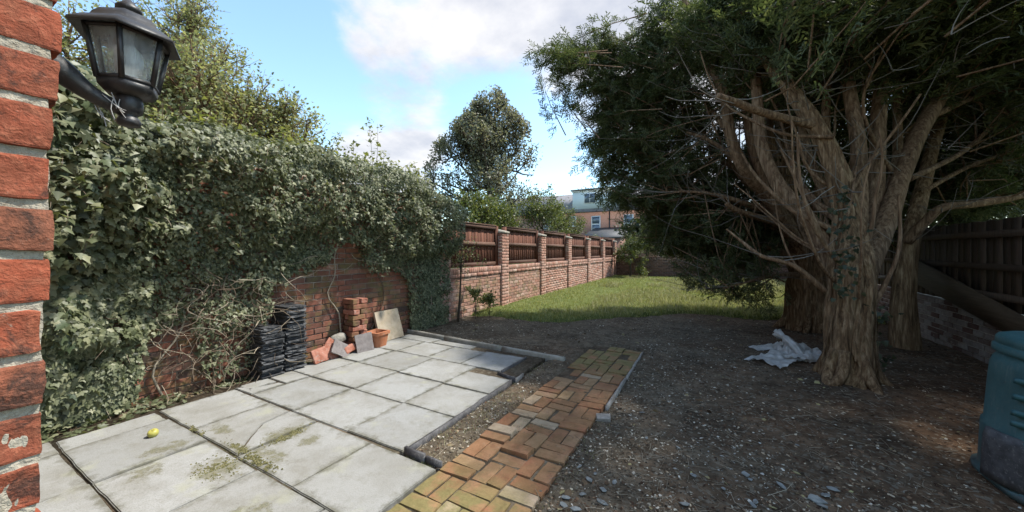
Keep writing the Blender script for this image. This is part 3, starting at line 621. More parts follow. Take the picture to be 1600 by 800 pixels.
for i, py in enumerate(piers):
    top = 1.78; nc = 24 if i else 22; mb = MB(); pos = []; rot = []; sca = []
    core = MB().add(box_v(-4.66, -4.467, py-.152, py+.152, -.1, nc*.075-.01)-FWL, BOXF).build('pier', M['mortar'], fw)
    for c in range(nc):
        z = c*.075+.0375
        if c % 2:   # stretcher + header towards the garden, headers on the flanks
            pos += [(-4.505, py-.053, z), (-4.505, py+.107, z), (-4.61, py-.112, z), (-4.61, py+.112, z)]; sca += [(1, 1, 1), (1, .45, 1), (.95, .45, 1), (.95, .45, 1)]
        else:
            pos += [(-4.505, py+.053, z), (-4.505, py-.107, z), (-4.61, py-.112, z), (-4.61, py+.112, z)]; sca += [(1, 1, 1), (1, .45, 1), (.95, .45, 1), (.95, .45, 1)]
    n = len(pos); pos = np.array(pos)+rng.uniform(-.003, .003, (n, 3)); scatter(mb, TH, pos-FWL, np.tile(np.eye(3), (n, 1, 1)), np.array(sca))
    tag(mb.build('bricks', M['brick_fence_joined'], core), kind='stuff')
    if i:  # weathered sloping cap
        zc = nc*.075; V = np.array([[-4.70, py-.18, zc], [-4.44, py-.18, zc], [-4.44, py+.18, zc], [-4.70, py+.18, zc], [-4.70, py-.17, zc+.11], [-4.44, py-.18, zc+.045], [-4.44, py+.18, zc+.045], [-4.70, py+.17, zc+.11]])
        MB().add(V-FWL, BOXF).build('cap', M['kerb'], core)
ords = ('first', 'second', 'third', 'fourth', 'fifth', 'sixth')
for i, (a, b) in enumerate(zip(piers[:-1], piers[1:])):
    y0 = a+.165; y1 = b-.165; fp = empty('fence_panel', (-4.62, (y0+y1)/2, 1.0))
    tag(fp, ords[i]+' red-brown timber fence panel from the ivy, standing on the brick wall', 'fence panel', 'timber fence panels between the brick piers'); o3 = np.array(fp.location)
    n = 15; w = (y1-y0-.1)/n
    for k in range(n):
        yc = y0+.05+w*(k+.5); dz = random.uniform(-.008, .008)
        MB().add(box_v(-4.64-.006*(k % 2), -4.622-.006*(k % 2), yc-w*.47, yc+w*.47, 1.03, 1.93+dz)-o3, BOXF).build('board', M['fence_board'], fp)
    for z, h in ((1.03, .085), (1.49, .085), (1.885, .07)): MB().add(box_v(-4.619, -4.575, y0+.07, y1-.072, z, z+h)-o3, BOXF).build('rail', M['fence_rail'], fp)
    for yc in (y0+.035, y1-.035): MB().add(box_v(-4.67, -4.562, yc-.034, yc+.034, 1.012, 1.965)-o3, BOXF).build('post', M['fence_board'], fp)
    MB().add(box_v(-4.675, -4.565, y0+.075, y1-.075, 1.962, 1.987)-o3, BOXF).build('capping_rail', M['fence_rail'], fp)

# far wall across the end of the garden
bw = empty('end_wall', (-.8, 19.1, 0)); tag(bw, 'low dark weathered brick wall across the far end of the lawn', 'wall'); BWL = np.array(bw.location)
MB().add(box_v(-4.7, 3.2, 19.02, 19.22, -.2, 1.0)-BWL, BOXF).build('wall_core', M['mortar_ivy'], bw)
TB = mesh_vf(bevel_box(.215, .1, .064, .004, .002, 3, M['brick_far_joined'])); pos = []
for c in range(14):
    x = -4.45+(.113 if c % 2 else 0)
    while x < 3.1: pos.append((x, 19.06+random.uniform(-.004, .004), c*.075+.037)); x += .2255
pos = np.array(pos); mb = MB(); scatter(mb, TB, pos-BWL, np.tile(np.eye(3), (len(pos), 1, 1)), np.ones(len(pos))); tag(mb.build('bricks', M['brick_far_joined'], bw), kind='stuff')
# right boundary: low brick wall, board fence over it
rw = empty('boundary_wall', (3.0, 8, 0)); tag(rw, 'low brick wall with flaking whitewash in the shade behind the conifer trunks', 'wall'); RWL = np.array(rw.location)
MB().add(box_v(2.912, 3.12, 2.2, 19.0, -.2, .66)-RWL, BOXF).build('wall_core', M['mortar'], rw)
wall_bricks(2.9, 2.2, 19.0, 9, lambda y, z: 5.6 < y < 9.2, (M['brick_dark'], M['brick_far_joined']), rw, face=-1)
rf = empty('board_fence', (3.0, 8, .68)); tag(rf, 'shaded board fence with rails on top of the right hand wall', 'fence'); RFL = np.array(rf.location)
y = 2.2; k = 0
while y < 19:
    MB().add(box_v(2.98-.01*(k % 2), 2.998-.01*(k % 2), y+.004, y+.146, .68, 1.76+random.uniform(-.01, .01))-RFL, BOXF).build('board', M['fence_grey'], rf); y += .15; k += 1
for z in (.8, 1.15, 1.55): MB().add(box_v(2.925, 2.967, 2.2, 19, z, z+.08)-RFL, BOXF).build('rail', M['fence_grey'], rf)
a = np.array([2.62, 7.6, .02]); b = np.array([2.86, 5.2, .02])     # wide board leaning on that fence
V = np.array([[2.84, 8.4, 1.28], [2.84, 8.6, .92], [2.80, 6.0, .46], [2.82, 5.8, .66]]); V = np.concatenate([V, V+np.array([.03, 0, .004])])
pl = MB().add(V-V[0], BOXF).build('leaning_board', M['plank']); pl.location = V[0]; tag(pl, 'wide pale board slanting against the shaded right hand fence', 'board')

# house corner at the left edge
hc = empty('house_wall', (-.9, 0, 0)); tag(hc, 'close red brick house corner with crumbling pale mortar at the left edge', 'wall'); HL = np.array(hc.location)
CY = .127
for c in range(0, 34):
    z = 1.3925+(c-19)*.0735+.0367; lean = (z-1.4)*.020; hd = c % 2
    visible = 11 < c < 30; n = 14 if visible else 3
    ln = .105 if hd else .215
    me = rough_block(.10, ln, .061, n, .005, 24, 100+c, M['brick_near'], 'brick', .05); o = obj('brick', me, hc)
    o.location = (-.897+random.uniform(-.004, .004)-HL[0], CY+lean-ln/2+random.uniform(-.004, .003), z); o.rotation_euler = (random.uniform(-.02, .02), random.uniform(-.01, .01), random.uniform(-.02, .02))
    y = CY+lean-ln-.012; me2 = rough_block(.10, .212, .060, 3, .002, 30, 7, M['brick_near'], 'brick') if c == 0 else me2
    for k in range(4):
        o = obj('brick', me2, hc); o.location = (-.898-HL[0], y-.106, z); y -= .224
    x = -.953 if hd else -.953
    for k in range(5):
        o = obj('brick', me2, hc); o.location = (x-.112-HL[0], CY+lean-.055, z); o.rotation_euler = (0, 0, math.pi/2); x -= .224
bm = bmesh.new(); V = box_v(-2.1, -.858, -1.0, CY-.008, -.1, 2.45)
ym = CY-.006
mb = MB(); nz = 160; zz = np.linspace(-.05, 2.45, nz); nyy = 24; yv = np.linspace(-1.0, ym, nyy)
yv = np.concatenate([np.linspace(-1.0, ym-.12, 5), np.linspace(ym-.11, ym, 34)]); nyy = len(yv)
YY, ZZ = np.meshgrid(yv, zz); P3 = np.stack([YY*0, YY, ZZ], -1); XX = -.8508+.010*(fbm(P3, 110, 5, 3)-.5)*.6
YY = YY+(ZZ-1.4)*.020*smooth(-.3, 0, YY)+.008*(fbm(P3+3, 50, 8, 3)-.5)
i, j = np.meshgrid(np.arange(nz-1), np.arange(nyy-1), indexing='ij'); Q = np.stack([i*nyy+j, i*nyy+j+1, (i+1)*nyy+j+1, (i+1)*nyy+j], -1).reshape(-1, 4)
mb.add(np.stack([XX, YY, ZZ], -1).reshape(-1, 3)-HL, Q); e = np.arange(nz)*nyy+nyy-1
V = np.stack([XX, YY, ZZ], -1)[:, -1]; V2 = V.copy(); V2[:, 0] = -2.1; n = len(V); k = np.arange(n-1)
mb.add(np.concatenate([V, V2])-HL, np.stack([k, k+n, k+n+1, k+1], -1)); mb.build('mortar_bed', M['mortar_near'], hc)

upper = MB().add(box_v(-5.2, -.87, -4.5, CY-.06, 2.46, 5.2)-HL, BOXF)  # unseen upper part of the house, added to block sky light
# ------------------------------------------------------------------ lantern on its bracket
LX, LY, LZ = -1.10, .268, 1.725
lamp = empty('wall_lantern', (LX, CY, LZ)); tag(lamp, 'black six-sided wall lantern with cobwebs on a bracket at the house corner', 'lantern'); LL = np.array(lamp.location)
MB().add(*(lambda: (box_v(LX-.03, LX+.03, CY+.006, CY+.022, LZ-.06, LZ+.10)-LL, BOXF))()).build('wall_plate', M['metal_black'], lamp)
arm = spline([(LX, CY+.015, LZ+.035, .031), (LX, CY+.045, LZ+.022, .024), (LX, CY+.085, LZ-.008, .016), (LX, LY-.008, LZ-.028, .0125)], 16); tube(mb := MB(), arm[:, :3]-LL, arm[:, 3], 12); mb.build('bracket_arm', M['metal_black'], lamp, True)
c = np.array([LX, LY, LZ])-LL
lathe(mb := MB(), [(.004, -.062), (.017, -.058), (.02, -.05), (.016, -.042), (.012, -.036), (.021, -.03), (.023, -.012), (.021, .0), (.018, .006)], c, 20); mb.build('finial', M['metal_black'], lamp, True)
R6 = math.radians(34)
lathe(mb := MB(), [(.016, .0), (.038, .006), (.047, .016), (.049, .028), (.04, .03)], c, 6, rot=R6); mb.build('base_pan', M['metal_black'], lamp)
lathe(mb := MB(), [(.062, .138), (.085, .124), (.089, .125), (.088, .131), (.066, .148), (.058, .151), (.054, .160), (.044, .172), (.030, .180), (.015, .183)], c, 6, rot=R6); mb.build('roof', M['metal_black'], lamp)
lathe(mb := MB(), [(.014, .174), (.016, .186), (.021, .189), (.021, .195), (.012, .204), (.004, .214)], c, 16); mb.build('roof_finial', M['metal_black'], lamp, True)
for k in range(6):
    a0 = R6+k*math.pi/3; a1 = a0+math.pi/3
    P = lambda a, r, z: c+np.array([r*math.cos(a), r*math.sin(a), z])
    tube(mb := MB(), [P(a0, .047, .028), P(a0, .064, .132)], [.005, .005], 6); mb.build('glazing_bar', M['metal_black'], lamp)
    for r, z in ((.047, .032), (.0635, .128)): tube(mb := MB(), [P(a0, r, z), P(a1, r, z)], [.0042, .0042], 5); mb.build('rail', M['metal_black'], lamp)
    V = np.array([P(a0, .0455, .03), P(a1, .0455, .03), P(a1, .062, .13), P(a0, .062, .13)]); nrm = unit(cross(V[1]-V[0], V[2]-V[0]))
    MB().add(np.concatenate([V, V-nrm*.0025]), BOXF).build('glass_pane', M['lamp_glass'], lamp)
lathe(mb := MB(), [(.011, .03), (.013, .045), (.014, .05), (.014, .055), (.021, .06), (.023, .08), (.021, .10), (.012, .112), (.004, .115)], c, 16); mb.build('bulb', M['bulb'], lamp, True)
mb = MB()
for k in range(14):
    a = rng.uniform(0, 6.28); p0 = np.array([LX+.02*math.cos(a), LY-.03+.02*math.sin(a), LZ-.01+rng.uniform(-.015, .01)])-LL; p1 = p0+np.array([rng.uniform(-.02, .02), rng.uniform(0, .03), -rng.uniform(.02, .045)])
    tube(mb, spline([p0, (p0+p1)/2+rng.uniform(-.006, .006, 3), p1], 5), np.full(5, .0009), 4, False)
tag(mb.build('cobweb', M['cobweb'], lamp), kind='stuff')


# ================================================================== IVY
def ivy_template(var):
    pts = [(0, -.08), (.2, -.22), (.46, -.05), (.5, .16), (.30, .22), (.34, .55), (.16, .6), (0, 1.0)]
    r = random.Random(var); pts = [(x*r.uniform(.9, 1.1), y*r.uniform(.94, 1.06)) for x, y in pts]
    out = pts+[(-x*r.uniform(.9, 1.1), y) for x, y in pts[-2:0:-1]]
    n = len(out); V = [[0, .22, .03]]+[[x, y, -.16*abs(x)-.12*(y-.2)**2*(1 if y > .2 else .4)+r.uniform(-.02, .02)] for x, y in out]
    F = [[0, i+1, (i+1) % n+1] for i in range(n)]
    return np.array(V), [np.array(F)]
IVT = [ivy_template(i) for i in range(4)]
def ivy_small(var):
    r = random.Random(var); o = [(0, -.1), (.5, .0), (.26, .42), (0, 1.), (-.26, .42), (-.5, 0)]
    return np.array([[x*r.uniform(.85, 1.15), y, -.2*abs(x)+r.uniform(-.03, .03)] for x, y in o]), [np.array([[0, 1, 2], [0, 2, 3], [0, 3, 4], [0, 4, 5]])]
IVS = [ivy_small(i) for i in range(4)]
def zlow(y): return np.interp(y, [-.6, 1.0, 1.1, 1.18, 1.5, 1.58, 2.1, 2.2, 2.6, 2.88, 2.98, 3.36, 3.42, 4.08, 4.32, 4.42, 5.4], [.05, .05, .12, .72, .70, .12, .2, 1.12, 1.12, 1.2, 1.52, 1.52, 1.14, 1.05, .8, .0, .0])
def ztop(y): return 2.56+.30*(vnoise(np.stack([y*1.7, y*0, y*0], -1), 1, 41)-.5)+.16*(vnoise(np.stack([y*5.3, y*0, y*0], -1), 1, 47)-.5)+.18*smooth(1.2, .2, y)+.08*smooth(4.2, 3.4, y)*smooth(2, 3, y)-.32*smooth(4.5, 5.35, y)
HOL = [(.98, 1.55, .34, .26), (.72, 1.35, .25, .30), (2.08, 1.93, .20, .13), (2.42, 1.98, .13, .10), (1.35, .98, .22, .22), (2.05, 1.25, .3, .16), (3.15, 1.75, .2, .14), (1.62, 1.5, .16, .10), (4.3, 1.35, .16, .3), (3.7, 1.42, .22, .12), (2.75, 1.5, .16, .12)]
def hollow(y, z):
    k = y*0
    for (a, b_, ry, rz) in HOL: k = np.maximum(k, 1.25-((y-a)/ry)**2-((z-b_)/rz)**2)
    return k
def ivy_depth(y, z):
    P = np.stack([y, z, y*0], -1)
    low = smooth(0, .9, z); d = .17+.40*smooth(1.15, 2.0, z)*(.45+fbm(P, 1.3, 51, 2)) + (.50*(fbm(P*np.array([1., 1.6, 1.]), 2.2, 53, 2)-.46)+.12*(vnoise(P, 7.5, 58)-.5))*low
    d = d+.10*smooth(1.6, .3, y)*low - .12*smooth(3.9, 4.7, y)
    return np.clip(d, .06, .75)
ivy = empty('ivy', (-4.5, 2.4, 0)); tag(ivy, 'thick silvery green ivy smothering the tall brick wall by the patio', 'ivy'); IVL = np.array(ivy.location)
def ivy_points(n, inset):
    y = rng.uniform(-.6, 5.4, n); z = rng.uniform(0, 2.85, n); zt = ztop(y); zl = zlow(y)+.13*(rng.random(n)-.35)+.22*(vnoise(np.stack([y*6, y*0, y*0], -1), 1, 43)-.5)*(zlow(y) > .3)
    keep = (z < zt) & (z > zl); P2 = np.stack([y, z, y*0], -1)
    sparse = (y > 1.52) & (y < 2.2) & (z < 1.0); keep &= ~(sparse & (rng.random(n) < .55))
    gaps = fbm(P2, 4.0, 57, 2)
    if inset < .5: keep &= ~((gaps < .36) & (rng.random(n) < .85))
    if inset < .5: keep &= ~((hollow(y, z)+1.1*(fbm(P2, 6.0, 63, 2)-.5) > .1) & (rng.random(n) < .9))     # deep gaps between the clumps
    y, z = y[keep], z[keep]; zt = zt[keep]; d = ivy_depth(y, z); d = d*np.sqrt(np.clip((zt+.10-z)/.28, .05, 1))
    x = -4.5+d*(1-inset*rng.random(len(y))**1.5)
    return np.stack([x, y, z], -1)
def ivy_orient(P, up=.7):
    n = len(P); e = .06
    gx = np.ones(n); gy = -(ivy_depth(P[:, 1]+e, P[:, 2])-ivy_depth(P[:, 1]-e, P[:, 2]))/(2*e); gz = -(ivy_depth(P[:, 1], P[:, 2]+e)-ivy_depth(P[:, 1], P[:, 2]-e))/(2*e)
    N = unit(unit(np.stack([gx, gy, gz], -1))+np.array([0, 0, up])+rng.normal(0, .38, (n, 3)))
    D = np.stack([.25+rng.normal(0, .3, n), rng.normal(0, .55, n), -1+rng.normal(0, .35, n)], -1); return frames(D, N)
P = np.concatenate([ivy_points(78000, .24), ivy_points(26000, .6), ivy_points(12000, .95)]); top = []
n = 8000; y = rng.uniform(-.6, 5.3, n); x = rng.uniform(-5.0, -4.15, n); zt = ztop(y); z = zt-.02-.9*np.clip(np.abs(x+4.5)-.2, 0, 1)**1.3+rng.normal(0, .05, n)+.10*(fbm(np.stack([x*3, y*3, x*0], -1), 1, 59, 2)-.5)
TP = np.stack([x, y, z], -1)
R_ = ivy_orient(P); S_ = rng.uniform(.028, .054, len(P))*(1+.45*(P[:, 0] < -4.5+.55*ivy_depth(P[:, 1], P[:, 2])))*(.85+.75*smooth(1.5, .5, P[:, 1]))*(.75+.5*vnoise(P, 2.0, 3)); D = np.stack([.5+rng.normal(0, .6, n), rng.normal(0, .6, n), -.4+rng.normal(0, .3, n)], -1); NT_ = unit(np.array([.35, 0, 1.])+rng.normal(0, .4, (n, 3))); RT_ = frames(D, NT_)
PA = np.concatenate([P, TP]); RA = np.concatenate([R_, RT_]); SA = np.concatenate([S_, rng.uniform(.03, .055, n)])
# the 300 largest-looking outer leaves are single pieces
dist = np.linalg.norm(PA-np.array([0, 0, 1.4]), axis=1); cu = 800+FPX*(PA@RT)/np.maximum(PA@FW, .1)
score = SA/dist*(cu > 88)*(PA[:, 2] > .3)*(PA[:, 0] > -4.5+.72*ivy_depth(PA[:, 1], PA[:, 2])); idx = np.argsort(-score)[:300]; mask = np.ones(len(PA), bool); mask[idx] = False
mats_ = []
for V, F in IVT:
    me = MB().add(V, F).mesh('leaf'); me.materials.append(M['ivy_single']); mats_.append(me)
for q, i in enumerate(idx):
    o = obj('leaf', mats_[q % 4], ivy); m4 = Matrix([list(RA[i][r])+[0] for r in range(3)]+[[0, 0, 0, 1]]); o.matrix_local = Matrix.Translation(Vector(PA[i]-IVL)) @ m4 @ Matrix.Scale(SA[i], 4)
mb = MB(); rest = np.where(mask)[0]
for v in range(4):
    r = rest[v::4]; nr = (PA[r, 1] < 1.4) & (PA[r, 0] > -4.5+.6*ivy_depth(PA[r, 1], PA[r, 2])); scatter(mb, IVT[v], PA[r[nr]]-IVL, RA[r[nr]], SA[r[nr]]); scatter(mb, IVS[v], PA[r[~nr]]-IVL, RA[r[~nr]], SA[r[~nr]])
tag(mb.build('foliage', M['ivy'], ivy), kind='stuff')
# loose sprays of young ivy standing up from the top
mb = MB(); mbs = MB()
def shoot(base, h, lean, n, size):
    tip = base+np.array([lean[0], lean[1], h]); pth = spline([base, (base+tip)/2+rng.normal(0, .04, 3), tip], 7); tube(mbs, pth-IVL, np.linspace(.006, .002, 7), 4, False)
    t = rng.random(n)**.9; p = np.array([np.interp(t, np.linspace(0, 1, 7), pth[:, k]) for k in range(3)]).T+rng.normal(0, .035, (n, 3))
    a = rng.uniform(0, 6.28, n); D = np.stack([np.cos(a), np.sin(a), rng.uniform(-.6, .5, n)], -1); N = unit(rng.normal(0, .6, (n, 3))+np.array([.2, -.2, .8]))
    scatter(mb, IVS[rng.integers(4)], p-IVL, frames(D, N), rng.uniform(.03, .065, n))
for (u, v, Z, h) in ((527, 265, 5.4, .62), (515, 270, 5.3, .35), (575, 280, 5.7, .55), (590, 275, 5.7, .70), (605, 285, 5.8, .5), (630, 292, 6.0, .55), (655, 300, 6.3, .45), (640, 300, 6.2, .62), (560, 280, 5.6, .4), (670, 305, 6.4, .35), (545, 280, 5.5, .3), (440, 262, 4.6, .3), (400, 250, 4.4, .3)):
    b = at(u, v, Z)
    for q in range(3): shoot(b+np.array([rng.normal(0, .10), rng.normal(0, .14), -.12]), h*rng.uniform(.6, 1.5), (rng.normal(0, .07), rng.normal(0, .10)), int(34*h/.5), .05)
for q in range(90):
    y = rng.uniform(.3, 5.0); shoot(np.array([rng.uniform(-4.8, -4.3), y, float(ztop(np.array([y]))[0])-.12]), rng.uniform(.12, .34), (rng.normal(0, .08), rng.normal(0, .10)), 22, .05)
tag(mb.build('young_shoots', M['ivy_young'], ivy), kind='stuff')
# trailing sprigs that hang clear of the mass
mb = MB()
for q in range(110):
    y = rng.uniform(.5, 4.9); z = rng.uniform(1.5, 2.5)
    if z < zlow(np.array([y]))[0]+.35: continue
    d0 = float(ivy_depth(np.array([y]), np.array([z]))[0]); p = np.array([-4.5+d0+.02, y, z]); L = rng.uniform(.12, .34); d = unit(np.array([.7, rng.normal(0, .5), .1])); pts_ = [p]
    for k in range(4): d = unit(d+np.array([-.12, rng.normal(0, .15), -.5])); p = p+d*L/4; pts_.append(p)
    pth = spline(pts_, 8); tube(mbs, pth-IVL, np.linspace(.003, .0015, 8), 3, False); n = int(L*70)
    t = rng.random(n); pp = np.array([np.interp(t, np.linspace(0, 1, 8), pth[:, k]) for k in range(3)]).T+rng.normal(0, .018, (n, 3)); D = unit(rng.normal(0, .6, (n, 3))+np.array([.2, 0, -.6])); N = unit(rng.normal(0, .4, (n, 3))+np.array([.7, 0, .7]))
    scatter(mb, IVS[q % 4], pp-IVL, frames(D, N), rng.uniform(.026, .055, n)*(1.3 if y < 1.4 else 1))
tag(mb.build('trailing_sprigs', M['ivy'], ivy), kind='stuff')
# bare stems hanging over the brickwork
for q in range(210):
    if q < 130: y = rng.uniform(1.5, 2.3); z0 = rng.uniform(.0, 1.15)
    elif q < 180: y = rng.uniform(.9, 1.6); z0 = rng.uniform(0, .9)
    else: y = rng.uniform(2.2, 4.4); z0 = rng.uniform(1.1, 1.6)
    p = np.array([-4.47+rng.uniform(0, .3 if q < 130 else .12), y, z0]); pts_ = [p]; d = unit(rng.normal(0, 1, 3)*np.array([.5, 1, 1.1])-np.array([0, 0, .35]))
    for k in range(5): d = unit(d+rng.normal(0, .45, 3)); p = p+d*rng.uniform(.05, .13); p[0] = max(p[0], -4.48); p[2] = max(p[2], .01); pts_.append(p)
    tube(mbs, spline(pts_, 9)-IVL, np.linspace(.0045, .0015, 9), 4, False)
for q in range(7):
    y = rng.uniform(.7, 4.9); z = .05; pts_ = [np.array([-4.46, y, z])]
    while z < 2.2: z += .25; y += rng.normal(0, .08); pts_.append(np.array([-4.47+rng.uniform(0, .03), y, z]))
    tube(mbs, spline(pts_, 24)-IVL, np.linspace(.011, .005, 24), 6, False)
tag(mbs.build('stems', M['twig'], ivy), kind='stuff')

# ================================================================== TREES WITH LEAVES
LEAF = (np.array([[0, 0, 0], [.32, .45, .10], [0, 1, -.04], [-.32, .45, .10]]), [np.array([[0, 1, 2], [0, 2, 3]])])
def grow(root_pts, n, spread, L0, up, gen, rad):
    """branch skeletons: every branch starts somewhere along its parent"""
    out = []
    for (P, r) in root_pts:
        for k in range(n):
            t = rng.uniform(.25, 1)**.8; i = int(t*(len(P)-1)); b = P[i]; T = unit(P[min(i+1, len(P)-1)]-P[max(i-1, 0)])
            d = unit(T*.6+rng.normal(0, spread, 3)+np.array([0, 0, up])); L = L0*rng.uniform(.6, 1.2)*(1.15-.5*t); p = b; pts_ = [b]
            for s in range(4): d = unit(d+rng.normal(0, .16, 3)+np.array([0, 0, up*.25])); p = p+d*L/4; pts_.append(p)
            out.append((spline(pts_, 8), rad*rng.uniform(.6, 1.1)))
    return out
def leaves_on(mb, branches, per, size, spread, tmpl=LEAF, keep=None, updir=.4):
    Pn = []; Dn = []
    for (P, r) in branches:
        t = rng.uniform(.1, 1.02, per); q = np.array([np.interp(t, np.linspace(0, 1, len(P)), P[:, k]) for k in range(3)]).T
        Pn.append(q+rng.normal(0, spread, (per, 3))); Dn.append(np.repeat(unit(P[-1]-P[0])[None], per, 0))
    P = np.concatenate(Pn); D = np.concatenate(Dn)
    if keep is not None: k = keep(P); P, D = P[k], D[k]
    n = len(P); D = unit(D*.4+rng.normal(0, .6, (n, 3))+np.array([0, 0, -.15])); N = unit(rng.normal(0, .65, (n, 3))+np.array([0, 0, updir+.4]))
    scatter(mb, tmpl, P, frames(D, N), size*rng.uniform(.65, 1.25, n)); return n
def leafy_tree(name, label, base, trunk, r0, gens, per, size, spread, leafm, barkm, cat='tree', keep=None, group=None):
    o = empty(name, tuple(base)); tag(o, label, cat, group); b = np.array(base)
    tp = spline(trunk, 14); mbt = MB(); tube(mbt, tp-b, np.linspace(r0, r0*.3, 14), 10, True, .08, 3); mbt.build('trunk', M[barkm], o, True)
    br = [(tp[4:], r0*.6)]; mbr = MB(); allb = []
    for gi, (n, sp, L, up) in enumerate(gens):
        br = grow(br, n, sp, L, up, gi, r0*(.45 if gi == 0 else .2 if gi == 1 else .07)); allb.append(br)
        if keep is not None:
            nb_ = []
            for P, r in br:
                k = keep(P); e = len(P) if k.all() else int(np.argmin(k)) if gi else max(int(len(P)-np.argmax(k[::-1])), 0)
                if e >= 4: nb_.append((P if e == len(P) else spline(P[:e], 8), r))
            br = nb_; allb[-1] = br
        for (P, r) in br: Q_ = P if gi == 0 else P[[0, 2, 5, 7]] if gi == 1 else P[[0, 3, 7]]; tube(mbr, Q_-b, np.linspace(r, r*.3, len(Q_)), (5, 4, 3)[gi], False)
    tag(mbr.build('branches', M[barkm], o), kind='stuff'); mbl = MB()
    n = leaves_on(mbl, [(P-b, r) for P, r in allb[-1]], per, size, spread, keep=None if keep is None else (lambda Q: keep(Q+b)))
    if len(allb) > 1: leaves_on(mbl, [(P-b, r) for P, r in allb[-2]], per//2, size, spread, keep=None if keep is None else (lambda Q: keep(Q+b)))
    tag(mbl.build('crown', M[leafm], o), kind='stuff'); return o
def gp(u, Z): p = at(u, 390, Z); p[2] = 0; return p
# round-headed tree beyond the fence
b = gp(765, 19); H = np.array([0, 0, 1.])
def keep_round(P):
    z = P[:, 2]; r = np.interp(z, [1.8, 2.6, 4.2, 5.6, 7.4, 9.0, 10.2], [2.2, 3.3, 3.7, 3.5, 2.5, 1.3, .3]); h_ = np.hypot(P[:, 0]-b[0], P[:, 1]-b[1])
    return (h_ < r*(.98+.5*(fbm(P, 1.0, 7, 2)-.5))) & (z < 10.2) & (fbm(P, 1.1, 23, 2) > .34)
leafy_tree('broadleaf_tree', 'round-headed grey-green tree with purple tinge rising behind the fence', b, [b, b+H*1.2, b+H*2.8+RT*.1, b+H*5.4-RT*.1, b+H*8.8], .2,
    [(40, .9, 4.0, .28), (11, .6, 1.8, .35), (7, .6, .9, .35)], 10, .15, .15, 'leaf_mid', 'bark_dark', keep=keep_round)
# big pale tree behind the ivy wall
for (u, Z, H1, L1, lab, n0) in ((230, 6.4, 3.9, 2.3, 'tall loose pale green tree behind the ivy wall, behind the lantern', 22), (330, 6.6, 3.7, 1.9, 'bushy pale green tree behind the ivy wall, right of the lantern', 22), (110, 6.2, 4.6, 2.0, 'pale green tree behind the ivy, closest to the house corner', 22), (420, 7.2, 3.5, 1.7, 'low rounded pale tree behind the ivy, farthest from the lantern', 20), (285, 8.6, 6.6, 1.8, 'tall thin pale tree rising highest behind the ivy', 15)):
    b = gp(u, Z)
    leafy_tree('garden_tree', lab, b, [b, b+H*1.2, b+H*H1*.5+RT*.15, b+H*H1*.75, b+H*H1], .11, [(n0, .85, L1, .5), (9, .65, .95, .3), (7, .65, .48, .25)], 7, .07, .07, 'leaf_pale', 'bark_grey', group='pale trees behind the ivy wall')
# shrubs behind the fence, young tree in the corner, hedge shrubs at the end
def bush(label, u, Z, w, h, leafm, n1=9, per=9, size=.10, z0=0., cat='shrub', name='shrub'):
    b = gp(u, Z); b[2] = z0
    return leafy_tree(name, label, b, [b, b+H*h*.25, b+H*h*.5, b+H*h*.7], .06, [(n1, .9, w*.8, .35), (8, .7, w*.45, .25), (6, .7, w*.25, .2)], per, size, size*.8, leafm, 'bark_dark', cat)
bush('yellow-green shrub behind the first fence panels', 738, 12.5, 1.7, 3.6, 'leaf_bush')
bush('light green rounded shrub behind the fence below the round tree', 785, 14.5, 1.7, 3.9, 'leaf_bush')
bush('taller dark-centred shrub behind the middle fence panels', 848, 17.5, 2.3, 4.6, 'leaf_bush', 11)
bush('feathery light shrub in front of the far house', 876, 22, 2.1, 4.2, 'leaf_bush', 11)
bush('low green shrub behind the last fence panel', 920, 25, 1.4, 2.2, 'leaf_bush')
bush('small yellow-green tree in the far corner of the lawn', 985, 17.6, 1.3, 2.3, 'leaf_bush', 9, 12, .085, cat='tree', name='young_tree')
bush('pale shrub leaning over the end wall', 1055, 18.6, .9, 1.4, 'leaf_mid', 8, 12, .08)
for q, (u, Z, w, h) in enumerate(((1010, 25, 2.4, 3.2), (1075, 24, 2.4, 3.4), (1140, 24, 2.6, 3.6), (1205, 24, 2.6, 3.6), (1270, 24, 2.6, 3.8), (1335, 23, 2.6, 3.8))):
    bush('dark evergreen hedge shrub beyond the end wall, %s from the young corner tree' % ords[q], u, Z, w, h, 'leaf_dark', 8, 8, .27)
for q, (u, Z, w, h) in enumerate(((1420, 13, 2.6, 5.2), (1500, 10.5, 2.4, 5.0), (1590, 8.5, 2.2, 4.6), (1690, 7.0, 2.1, 4.6))):
    bush('dark shrub added over the right hand fence to block sky light, %s from the conifer' % ords[q], u, Z, w, h, 'leaf_dark', 11, 9, .17)  # tall dense screen added to block sky light from the right
# twiggy climber against the fence wall
b = np.array([-4.33, 5.55, 0])
leafy_tree('climber', 'twiggy half-bare climber against the brick wall beside the ivy', b, [b, b+H*.5+np.array([.03, .02, 0]), b+H*1.0+np.array([0, .1, 0]), b+H*1.5+np.array([-.06, .22, 0])], .025, [(8, .55, .6, .3), (5, .6, .3, .1)], 7, .05, .03, 'leaf_pale', 'bark_dark', 'climber')
for q, (x, y, s) in enumerate(((-4.2, 5.95, .55), (-4.05, 6.25, .4), (-4.25, 6.5, .35))):
    b = np.array([x, y, 0]); leafy_tree('weed_plant', ('leafy weed', 'low weed', 'small weed')[q]+' at the foot of the fence wall, '+ords[q]+' from the climber', b, [b, b+H*s*.3, b+H*s*.6, b+H*s*.8], .008, [(9, .7, s*.7, .3), (4, .6, s*.3, .2)], 8, .055, .02, 'leaf_bush', 'bark_dark', 'weed')

